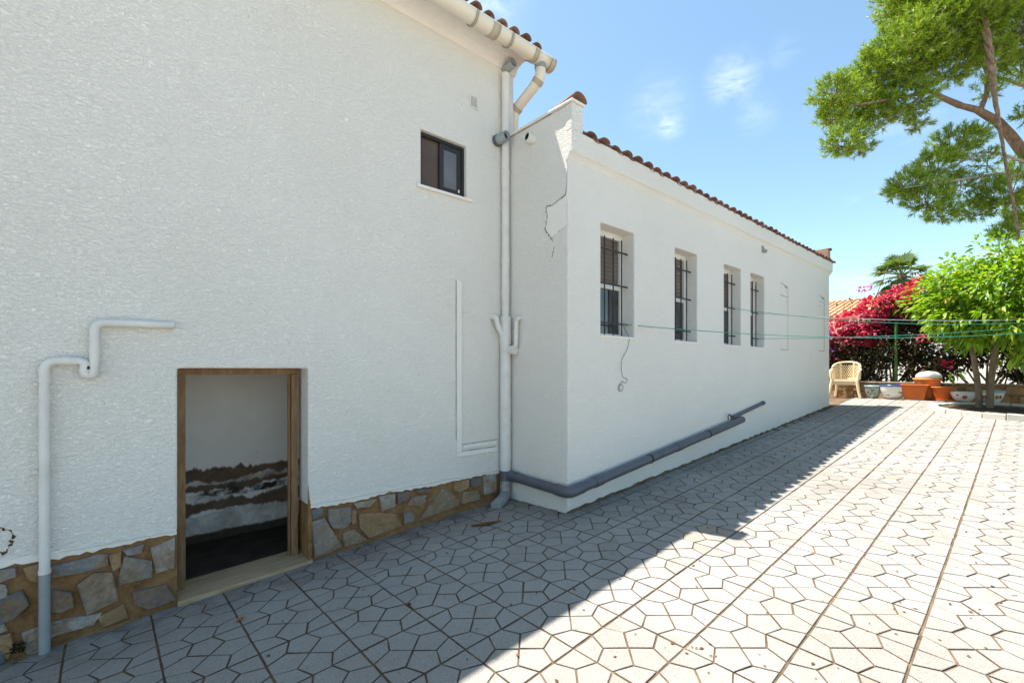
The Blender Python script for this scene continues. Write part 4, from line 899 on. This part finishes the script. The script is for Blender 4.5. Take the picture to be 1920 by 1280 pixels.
t, z = pot('flower_pot', 'tall round terracotta pot standing on its saucer', 13.58, 1.36, [(.135, .025), (.15, .10), (.185, .29)], M_TERRA); obj('saucer', MB().lathe([(.14, 0), (.20, .004), (.215, .03), (.19, .03), (.13, .012)], (13.58, 1.36, z)), M_TERRA, t)
t, z = pot('flower_pot', 'low white bowl painted with a red flower', 13.56, 1.03, [(.11, 0), (.14, .02), (.18, .09), (.205, .17), (.2, .20)], M_WHITEGL)
decal(t, 13.56, 1.03, z, .19, FA + .1, .055, .05, M_REDPAINT, 'painted_flower', 4, .11); decal(t, 13.56, 1.03, z, .197, FA - .55, .03, .02, M_BLUEGL, 'painted_flower', 6, .14)
t, z = pot('flower_pot', 'white pot with red brown pattern half hidden by the tree trunks', 13.62, .62, [(.10, 0), (.125, .03), (.17, .12), (.20, .22), (.205, .25)], M_WHITEGL, M_PALEBLUE)
for i, a in enumerate((-.9, -.55, .35, .7)): decal(t, 13.62, .62, z, .178, FA + a, .035, .05, M_REDPAINT if i % 2 else M_BRNPAINT, 'painted_flower', 10 + i, .13)

lw = thing('garden_wall', 'low brown stone garden wall behind the row of pots', 'wall', (14.0, 0, .9), kind='thing')
obj('core', MB().box(13.93, 14.16, -6.0, 3.9, .5, 1.245), M_MORTAR, lw)
y_ = -5.9
while y_ < 3.85:
    for rw, (z0, z1) in enumerate(((.86, 1.04), (1.05, 1.23))):
        L = random.uniform(.2, .38); yy0 = y_ + (0 if rw == 0 else .1)
        poly = [(yy0 + random.uniform(0, .03), z0 + random.uniform(0, .02)), (yy0 + L * .8, z0 + random.uniform(0, .015)), (yy0 + L * .8 + random.uniform(-.02, .02), z1), (yy0 + L * .4, z1 + random.uniform(-.02, .0)), (yy0 + .01, z1 - random.uniform(0, .025))]
        mb = chisel(MB(), poly, 0, -.02 - random.uniform(0, .012), rs); mb.v = [(13.935 + p[1], p[0], p[2]) for p in mb.v]; mb.f = [f[::-1] for f in mb.f]
        obj('stone', mb, M_ST[random.choice('oogo')], lw)
    y_ += .33
yc = -6.0
while yc < 3.85: obj('coping_stone', MB().box(13.90, 14.19, yc + .004, min(yc + .446, 3.9), 1.247, 1.285), M_ST['g'], lw, .008); yc += .45

post = thing('green_post', 'slim green post standing among the bougainvillea', 'post', (14.45, 2.27, .95))
obj('shaft', MB().tube([(14.45, 2.27, .85), (14.45, 2.27, 2.7)], .032, 10), M_GREENPOST, post); obj('cap', MB().tube([(14.45, 2.27, 2.7), (14.45, 2.27, 2.73)], .038, 10), M_GREENPOST, post)

# ------------------------------------------------------------------ bougainvillea and shrubs beyond the wall
def stems(mb, roots, tips, r=.03):
    for i, tp in enumerate(tips):
        a = Vector(roots[i % len(roots)]); b = Vector(tp); m1 = a.lerp(b, .45) + Vector((random.uniform(-.2, .2), random.uniform(-.2, .2), random.uniform(0, .25)))
        mb.tube([a, m1, b], [r, r * .6, r * .25], 6)
def shrub(name, label, cat, base, leaf_blobs, dens, L, W_, mat, flower_blobs=(), fmat=None, fdens=500, group=None, nstem=14, fl=.085, fw=.075):
    t = thing(name, label, cat, base, group); P_ = []; D_ = []
    for (c, r) in leaf_blobs:
        n = int(dens * r[0] * r[2] * 4); p, dv = blob_points(c, r, n, .15); P_.append(p); D_.append(dv + rng.normal(0, .5, dv.shape))
    sm = MB(); tips = [leaf_blobs[i % len(leaf_blobs)][0] for i in range(nstem)]
    tips = [(a[0] + random.uniform(-.25, .25), a[1] + random.uniform(-.3, .3), a[2] + random.uniform(-.1, .3)) for a in tips]
    roots = [(base[0] + random.uniform(-.15, .15), base[1] + random.uniform(-.45, .45), base[2] - .05) for _ in range(6)]
    stems(sm, roots, tips); obj('stems', sm, M_TRUNK, t)
    leaf_cloud('foliage', np.concatenate(P_), np.concatenate(D_), L, W_, mat, t, .3, .4)
    if flower_blobs:
        P_ = []; D_ = []
        for (c, r) in flower_blobs:
            n = int(fdens * r[0] * r[2] * 4)
            # small clusters of bracts on the blob's surface
            cc, cv = blob_points(c, r, max(3, n // 9), .75)
            for q, v_ in zip(cc, cv):
                p, dv = blob_points(q, (.085, .085, .07), 9, .3); P_.append(p); D_.append(dv + v_ * .6)
        leaf_cloud('flowers', np.concatenate(P_), np.concatenate(D_), fl, fw, fmat, t, .05, .35)
    return t
B1 = [((14.7, 3.9, 1.75), (.5, .55, .5)), ((14.7, 3.2, 1.7), (.45, .5, .5)), ((14.75, 2.55, 2.0), (.5, .5, .45)), ((14.75, 3.4, 2.2), (.5, .7, .35)), ((14.8, 2.0, 2.2), (.5, .45, .5)), ((14.9, 2.3, 2.9), (.5, .55, .55)), ((14.9, 2.9, 2.5), (.5, .6, .4)), ((15.0, 1.7, 2.9), (.5, .45, .6)), ((14.6, 3.6, 1.25), (.4, .5, .3)), ((14.7, 2.75, 1.35), (.3, .35, .25)), ((14.7, 1.9, 1.6), (.35, .4, .4))]
F1 = [((14.75, 4.05, 2.45), (.35, .45, .28)), ((14.7, 3.6, 2.6), (.4, .45, .32)), ((14.75, 3.15, 2.8), (.4, .45, .36)), ((14.8, 2.7, 3.05), (.4, .42, .40)), ((14.85, 2.3, 3.25), (.4, .38, .40)), ((14.9, 1.95, 3.35), (.36, .35, .34)), ((14.9, 1.8, 3.66), (.22, .25, .16)), ((14.7, 2.85, 2.45), (.4, .4, .3)), ((14.65, 3.35, 2.3), (.35, .4, .22)), ((14.8, 2.35, 2.85), (.35, .35, .3)), ((14.55, 3.75, 2.0), (.3, .4, .2)), ((14.6, 3.95, 1.75), (.25, .3, .15))]
shrub('bougainvillea', 'magenta bougainvillea mass over the garden wall behind the cream chair', 'bougainvillea', (14.65, 2.8, .93), B1, 1750, .08, .05, M_LEAFDK, F1, M_BRACT, 800, nstem=24)
VF = [((14.35, 3.72, 2.28), (.22, .24, .2)), ((14.35, 3.9, 2.0), (.2, .2, .18))]
shrub('violet_bougainvillea', 'small violet bougainvillea at the annex corner in front of the magenta one', 'bougainvillea', (14.4, 3.95, .93), [((14.45, 3.85, 1.7), (.25, .25, .4))], 350, .08, .05, M_LEAFDK, VF, M_BRACTV, 800, nstem=6)
TF = [((15.3, 3.02, 3.74), (.09, .12, .04))]
shrub('trailing_spray', 'thin violet flowering spray against the sky above the magenta bougainvillea', 'plant', (15.3, 3.0, .95), [((15.3, 3.35, 3.45), (.3, .5, .12)), ((15.35, 2.9, 3.5), (.15, .3, .15)), ((15.4, 2.35, 4.2), (.1, .25, .15))], 130, .08, .045, M_LEAFDK, TF, M_BRACTV, 800, nstem=5)
B2 = [((14.7, 1.2, 2.0), (.45, .5, .5)), ((14.75, .6, 2.2), (.5, .6, .5)), ((14.75, -.1, 2.1), (.5, .6, .55)), ((14.7, -.7, 2.0), (.5, .5, .6)), ((14.8, -1.4, 2.1), (.5, .6, .7)), ((14.6, 1.5, 1.6), (.35, .35, .3)), ((14.7, .25, 1.55), (.35, .4, .22)), ((14.7, -.75, 1.5), (.3, .35, .2)), ((14.65, -1.6, 1.5), (.4, .5, .3)), ((14.9, .2, 2.8), (.5, .9, .4))]
shrub('dark_shrub', 'dark leafy hedge shrub behind the green tree with a few red blooms', 'shrub', (14.65, .4, .95), B2, 1400, .085, .055, M_LEAFDK, [((14.2, 1.30, 1.70), (.05, .05, .04)), ((14.3, 1.75, 2.3), (.05, .05, .05)), ((14.3, -.35, 1.66), (.07, .07, .1))], M_BRACT, 2500, nstem=22)

# ------------------------------------------------------------------ far things: garden wall, neighbour, palm, trees
nb = thing('neighbour_house', 'neighbouring white house with pale orange tiled roof far behind the bougainvillea', 'house', (26, 9, .9))
obj('wall', MB().box(25.4, 34, 2.4, 16, .6, 3.86), M_SMOOTH, nb)
rf = MB(); roof_slab(rf, 2.2, 16.3, 25.0, 3.87, 29.8, 5.15, .1); rf.v = [(p[1], p[0], p[2]) for p in rf.v]; rf.f = [f[::-1] for f in rf.f]
roof_slab(rf, 2.2, 16.3, 29.81, 5.15, 34.6, 3.87, .1); nv = len(rf.v); rf.v[nv - 8:] = [(p[1], p[0], p[2]) for p in rf.v[nv - 8:]]
nroof = obj('roof', rf, M_FARTILE, nb)
ft = MB()
for i in range(56):
    yb = 2.3 + i * .25
    for row in range(11):
        t_ = cover_tile(0, 0, 0, .267, L=.46, r0=.105, r1=.085, n=4); a = (24.92 + row * .44, yb, 4.0 + row * .44 * .267)
        ft.add([(a[0] + p[1], a[1] + p[0], a[2] + p[2] - .02) for p in t_.v], t_.f, True)
o = obj('roof_tiles', ft, M_FARTILE, nroof); o['kind'] = 'stuff'
for y in (4.5, 8.5, 12.5): 
    wn = obj('window', MB().box(25.36, 25.42, y, y + 1.2, 1.9, 3.1), M_WHITEFR, nb); obj('pane', MB().box(25.35, 25.358, y + .07, y + 1.13, 1.97, 3.03), M_GLASS, wn)
tag(obj('far_wall', MB().box(19.0, 19.2, -9, 8, .5, 2.0), M_SMOOTH), 'white boundary wall seen through gaps in the hedge', 'wall', kind='thing')

PMX, PMY, PMZ = 22.0, 3.3, 5.05
palm = thing('fan_palm', 'fan palm head rising behind the magenta bougainvillea', 'palm', (PMX, PMY, .9))
obj('trunk', MB().tube([(PMX, PMY, .5), (PMX + .05, PMY, 2.8), (PMX, PMY, PMZ)], [.16, .14, .15], 10), M_BARK, palm)
fb = MB()
for i in range(40):
    az = i * 2.4; el = random.uniform(-1.0, 1.3); d = Vector((math.cos(az) * math.cos(el), math.sin(az) * math.cos(el), math.sin(el)))
    root = Vector((PMX, PMY, PMZ)); hub = root + d * random.uniform(.35, .55); fb.tube([root, hub], [.018, .01], 4, False)
    sd = d.cross(Vector((0, 0, 1))).normalized(); upv = sd.cross(d)
    for q in range(15):
        a = math.radians(-78 + 156 * q / 14); dd = (d * math.cos(a) + sd * math.sin(a)).normalized(); L = .62 * random.uniform(.85, 1.1) * (.75 + .25 * math.cos(a)); wv_ = (sd * math.cos(a) - d * math.sin(a)) * .034
        m = hub + dd * L * .6 + Vector((0, 0, -.02)); tp = hub + dd * L + Vector((0, 0, -.14 * L / .6))
        fb.add([hub, m + wv_, tp, m - wv_], [(0, 1, 2, 3)])
o = obj('crown', fb, M_PALM, palm); o['kind'] = 'stuff'

def far_tree(label, x, y, zt, r, group='distant trees'):
    t = thing('distant_tree', label, 'tree', (x, y, .9), group); obj('trunk', MB().tube([(x, y, .5), (x, y, zt)], [.25, .1], 8), M_BARK, t)
    P_ = []; D_ = []
    for i in range(26):
        c = np.array([x, y, zt]) + rng.normal(0, .55, 3) * r; p, dv = blob_points(c, (r * .4,) * 3, 60, .3); P_.append(p); D_.append(dv)
    leaf_cloud('crown', np.concatenate(P_), np.concatenate(D_), .3, .16, M_LEAFDK, t)
far_tree('dark round tree top just showing over the neighbour roof', 44, 14.4, 6.4, 1.1, None)

# ------------------------------------------------------------------ pine
rx_, ry_ = math.sin(YAW), -math.cos(YAW)
def PT(u, v, t=11.0):   # point t metres ahead of the viewpoint's ground position, given in image-plane metres
    return Vector((fx * t + rx_ * (u - 960) / FPX * t, fy * t + ry_ * (u - 960) / FPX * t, EYE + (PPY - v) / FPX * t))
pb = PT(2120, 720, 11.3); pbz = gz(13.4, 0)
pine = thing('pine_tree', 'umbrella pine with curved limb leaning in over the yard at upper right', 'pine', (pb.x, pb.y, pbz))
main = [Vector((pb.x, pb.y, pbz - .3)), PT(2110, 560, 11.3), PT(2060, 430, 11.2), PT(1990, 350, 11.1), PT(1920, 288, 11), PT(1895, 255, 11), PT(1870, 228, 11), PT(1832, 206, 10.95), PT(1800, 198, 10.9)]
trunk = obj('trunk', MB().tube(main, [.30, .26, .21, .15, .115, .105, .095, .075, .06], 12), M_BARK, pine)
bm_ = MB()
def limb(pts, r0, r1, n=7):
    m = len(pts); bm_.tube([PT(*p) for p in pts], [r0 + (r1 - r0) * i / (m - 1) for i in range(m)], n)
limb([(1800, 198, 10.9), (1770, 185, 10.85), (1745, 172, 10.8), (1690, 182, 10.7), (1640, 192, 10.6), (1585, 200, 10.5)], .07, .012)
limb([(1748, 174, 10.8), (1700, 150, 10.9), (1650, 130, 11)], .035, .01); limb([(1740, 172, 10.8), (1680, 215, 10.6), (1610, 255, 10.5)], .03, .008)
limb([(1838, 208, 10.95), (1850, 178, 11), (1852, 140, 11), (1838, 105, 11), (1815, 60, 11.1), (1790, 10, 11.2)], .06, .02); limb([(1852, 150, 11), (1875, 115, 11.1), (1900, 70, 11.3)], .035, .012); limb([(1838, 105, 11), (1770, 70, 10.9), (1700, 50, 10.9)], .03, .01)
limb([(2010, 365, 11.1), (1985, 200, 11.2), (1930, 165, 11.1), (1870, 145, 11)], .05, .03); limb([(2060, 430, 11.2), (2020, 200, 11.6), (1960, 60, 11.8), (1900, -60, 11.8)], .12, .03); limb([(1985, 240, 11.3), (1960, 120, 11.4), (1880, 0, 11.4)], .05, .015)
obj('limbs', bm_, M_BARK, pine)
bm_ = MB()
limb([(1985, 345, 11.1), (1925, 305, 10.9), (1880, 290, 10.8), (1842, 284, 10.7), (1800, 305, 10.7), (1768, 318, 10.6)], .045, .01); limb([(1870, 288, 10.8), (1820, 300, 10.6), (1780, 298, 10.6)], .02, .006)
limb([(2020, 385, 11.2), (1930, 327, 10.8), (1870, 326, 10.7), (1800, 337, 10.6), (1740, 346, 10.5), (1695, 352, 10.4)], .045, .008); limb([(1745, 345, 10.5), (1725, 372, 10.4)], .012, .005); limb([(1810, 336, 10.6), (1795, 365, 10.6), (1760, 385, 10.6)], .015, .005); limb([(1840, 330, 10.6), (1850, 370, 10.8), (1830, 390, 10.8)], .018, .006)
limb([(2000, 370, 11.1), (1930, 400, 10.9), (1885, 425, 10.8)], .03, .008)
obj('bare_branches', bm_, M_BARKPALE, pine)
BLOBS = [(1562, 172, 36, 1), (1598, 200, 48, 1), (1640, 150, 55, 1), (1585, 262, 34, .9), (1560, 215, 26, .8), (1612, 272, 24, .8), (1645, 215, 36, .9), (1690, 100, 62, 1), (1705, 185, 42, .9), (1722, 228, 20, .7), (1752, 60, 72, 1), (1810, 20, 74, 1), (1775, 120, 46, .9), (1835, 105, 44, .45), (1895, 55, 60, .8), (1730, -20, 70, 1), (1790, -60, 90, .9), (1880, -50, 90, .9), (1915, 125, 34, .6), (1852, 168, 24, .3), (1965, 20, 90, .9), (1990, 110, 60, .8), (1930, 212, 22, .7), (1700, 20, 40, .9),
         (1790, 268, 38, .9), (1755, 308, 34, .9), (1825, 258, 26, .8), (1702, 342, 30, .9), (1672, 362, 18, .8), (1740, 372, 34, .9), (1800, 345, 30, .6), (1828, 388, 30, .9), (1885, 362, 40, .8), (1908, 318, 28, .6), (1850, 300, 22, .5), (1765, 398, 24, .9), (1905, 425, 26, .9), (1885, 436, 20, .9), (1935, 385, 36, .9), (1770, 340, 26, .5), (1860, 345, 20, .5)]
ncl = []; ndr = []
for (u, v, r, dn) in BLOBS:
    c = PT(u, v, 10.8 + random.uniform(-.35, .45)); R = r / FPX * 10.8
    n = int(72 * (r / 45) ** 2 * dn * 3.5) + 4; p, dv = blob_points(tuple(c), (R, R * 1.15, R * .88), n, .35); ncl.append(p); ndr.append(dv * .7 + np.array([0, 0, .45]))
C_ = np.concatenate(ncl); D_ = np.concatenate(ndr); D_ /= np.linalg.norm(D_, axis=1)[:, None]
K = 30; n = len(C_)
dirs = D_[:, None, :] * .75 + rng.normal(0, .62, (n, K, 3)); dirs /= np.linalg.norm(dirs, axis=2)[:, :, None]
st_ = C_[:, None, :] + D_[:, None, :] * (rng.random((n, K, 1)) - .5) * .12; Ln = rng.uniform(.065, .12, (n, K, 1)); sd = np.cross(dirs, rng.normal(0, 1, (n, K, 3))); sd /= np.linalg.norm(sd, axis=2)[:, :, None]
wd = .0050
V = np.stack([st_ - sd * wd, st_ + sd * wd, st_ + dirs * Ln + sd * wd * .6, st_ + dirs * Ln - sd * wd * .6], 2).reshape(-1, 3)
nq = n * K; me = bpy.data.meshes.new('crown'); me.vertices.add(nq * 4); me.vertices.foreach_set('co', V.ravel()); me.loops.add(nq * 4); me.loops.foreach_set('vertex_index', np.arange(nq * 4, dtype=np.int32)); me.polygons.add(nq); me.polygons.foreach_set('loop_start', np.arange(0, nq * 4, 4, dtype=np.int32)); me.update(calc_edges=True)
o = obj('crown', me, M_NEEDLE, pine); o['kind'] = 'stuff'
tw = MB()
for q in range(0, n, 9):
    c = Vector(C_[q]); d = Vector(D_[q]); tw.tube([c - d * .35 - Vector((0, 0, .05)), c], [.009, .004], 4, False)
o = obj('twigs', tw, M_BARK, pine); o['kind'] = 'stuff'
# old rope hanging from the pine
rp = [(1828, -120), (1838, -20), (1848, 60), (1858, 120), (1864, 175), (1874, 235), (1884, 300), (1898, 370), (1908, 430), (1917, 490), (1926, 560), (1932, 620)]
pts_ = [PT(u + random.uniform(-1, 1), v, 10.1) for u, v in rp]
R_ = [.085, .085, .095, .085, .06, .042, .036, .036, .034, .032, .03, .03]
rope = thing('hanging_rope', 'thick old twisted rope hanging down from the pine', 'rope', pts_[-1])
for s_ in range(3):
    dense = []
    for i in range(len(pts_) - 1):
        for q in range(8): dense.append((pts_[i].lerp(pts_[i + 1], q / 8), R_[i] + (R_[i + 1] - R_[i]) * q / 8))
    pp = [p + Vector((fy * math.cos(i * .55 + s_ * 2.094), -fx * math.cos(i * .55 + s_ * 2.094), 0)) * r * .38 + Vector((fx, fy, 0)) * (math.sin(i * .55 + s_ * 2.094) * r * .38) for i, (p, r) in enumerate(dense)]
    obj('strand', MB().tube(pp, [r * .5 * random.uniform(.9, 1.12) for p, r in dense], 6), M_ROPE, rope)

# ------------------------------------------------------------------ litter on the paving
lt = MB()
for i in range(2800):
    while True:
        x = random.uniform(-.5, 13.2); y = random.uniform(-2.5, 3.8)
        if not in_wall(x, y): break
    if random.random() < .5 and y < 1.9 or random.random() < .28 or (YB - .25 < y < YB and x > 3.3):
        a = random.uniform(0, 6.28); L = random.choice((.006, .008, .011, .016)); w_ = L * random.uniform(.3, .6); ca, sa_ = math.cos(a), math.sin(a); z = gz(x, y) + .002
        lt.add([(x - ca * L, y - sa_ * L, z), (x + sa_ * w_, y - ca * w_, z + .003), (x + ca * L, y + sa_ * L, z + .001), (x - sa_ * w_, y + ca * w_, z + .004)], [(0, 1, 2, 3)])
for i in range(700):      # drifts blown along the foot of the walls
    x = random.uniform(3.35, 11.6); y = YB - .02 - abs(random.gauss(0, .09)); 
    if i % 4 == 0: x = random.uniform(1.3, 3.25); y = YA - .04 - abs(random.gauss(0, .10))
    a = random.uniform(0, 6.28); L = random.uniform(.004, .013); w_ = L * random.uniform(.3, .6); ca, sa_ = math.cos(a), math.sin(a); z = gz(x, y) + .002
    lt.add([(x - ca * L, y - sa_ * L, z), (x + sa_ * w_, y - ca * w_, z + .003), (x + ca * L, y + sa_ * L, z + .001), (x - sa_ * w_, y + ca * w_, z + .004)], [(0, 1, 2, 3)])
o = obj('leaf_litter', lt, M_LITTER); tag(o, 'specks of dry brown litter scattered over the paving', 'litter', kind='stuff')
def dry_leaf(x, y, a, L, label, mat):
    z = gz(x, y) + .004; ca, sa_ = math.cos(a), math.sin(a); mb = MB(); q = lambda s_, t_, h_: (x + ca * s_ - sa_ * t_, y + sa_ * s_ + ca * t_, z + h_)
    mb.add([q(-L, 0, 0), q(-L * .3, L * .35, .012), q(L * .4, L * .3, .014), q(L, 0, .004), q(L * .4, -L * .3, .012), q(-L * .3, -L * .35, .01), q(0, 0, .003)], [(0, 6, 1), (1, 6, 2), (2, 6, 3), (3, 6, 4), (4, 6, 5), (5, 6, 0)])
    tag(obj('fallen_leaf', mb, mat), label, 'leaf', 'fallen leaves on the shaded paving')
dry_leaf(.617, 3.285, .4, .035, 'orange dry leaf lying on the paving in front of the cellar opening', M_LEAFDRY)
dry_leaf(1.43, 2.62, 1.2, .03, 'brown dry leaf lying in the middle of the shaded paving', M_LITTER)
tg = MB().tube([(2.50, 3.42, gz(2.5, 3.42) + .012), (2.62, 3.33, gz(2.62, 3.33) + .02), (2.75, 3.29, gz(2.75, 3.29) + .014)], [.008, .016, .005], 6)
tag(obj('fallen_twig', tg, M_LITTER), 'dark brown twig lying on the paving near the soil stack foot', 'twig')
wd_ = MB(); P_ = []; D_ = []
for i in range(70): P_.append((-.395 + random.gauss(0, .02), YA - .01 + random.gauss(0, .012), -.03 + random.random() * .05)); D_.append((random.gauss(0, .5), -.5, .8))
weed = thing('wall_weed', 'tuft of dark green moss and weed at the foot of the white waste pipe', 'weed', (-.39, YA - .01, -.05)); leaf_cloud('foliage', P_, D_, .03, .014, M_LEAFDK, weed, .4, .4)
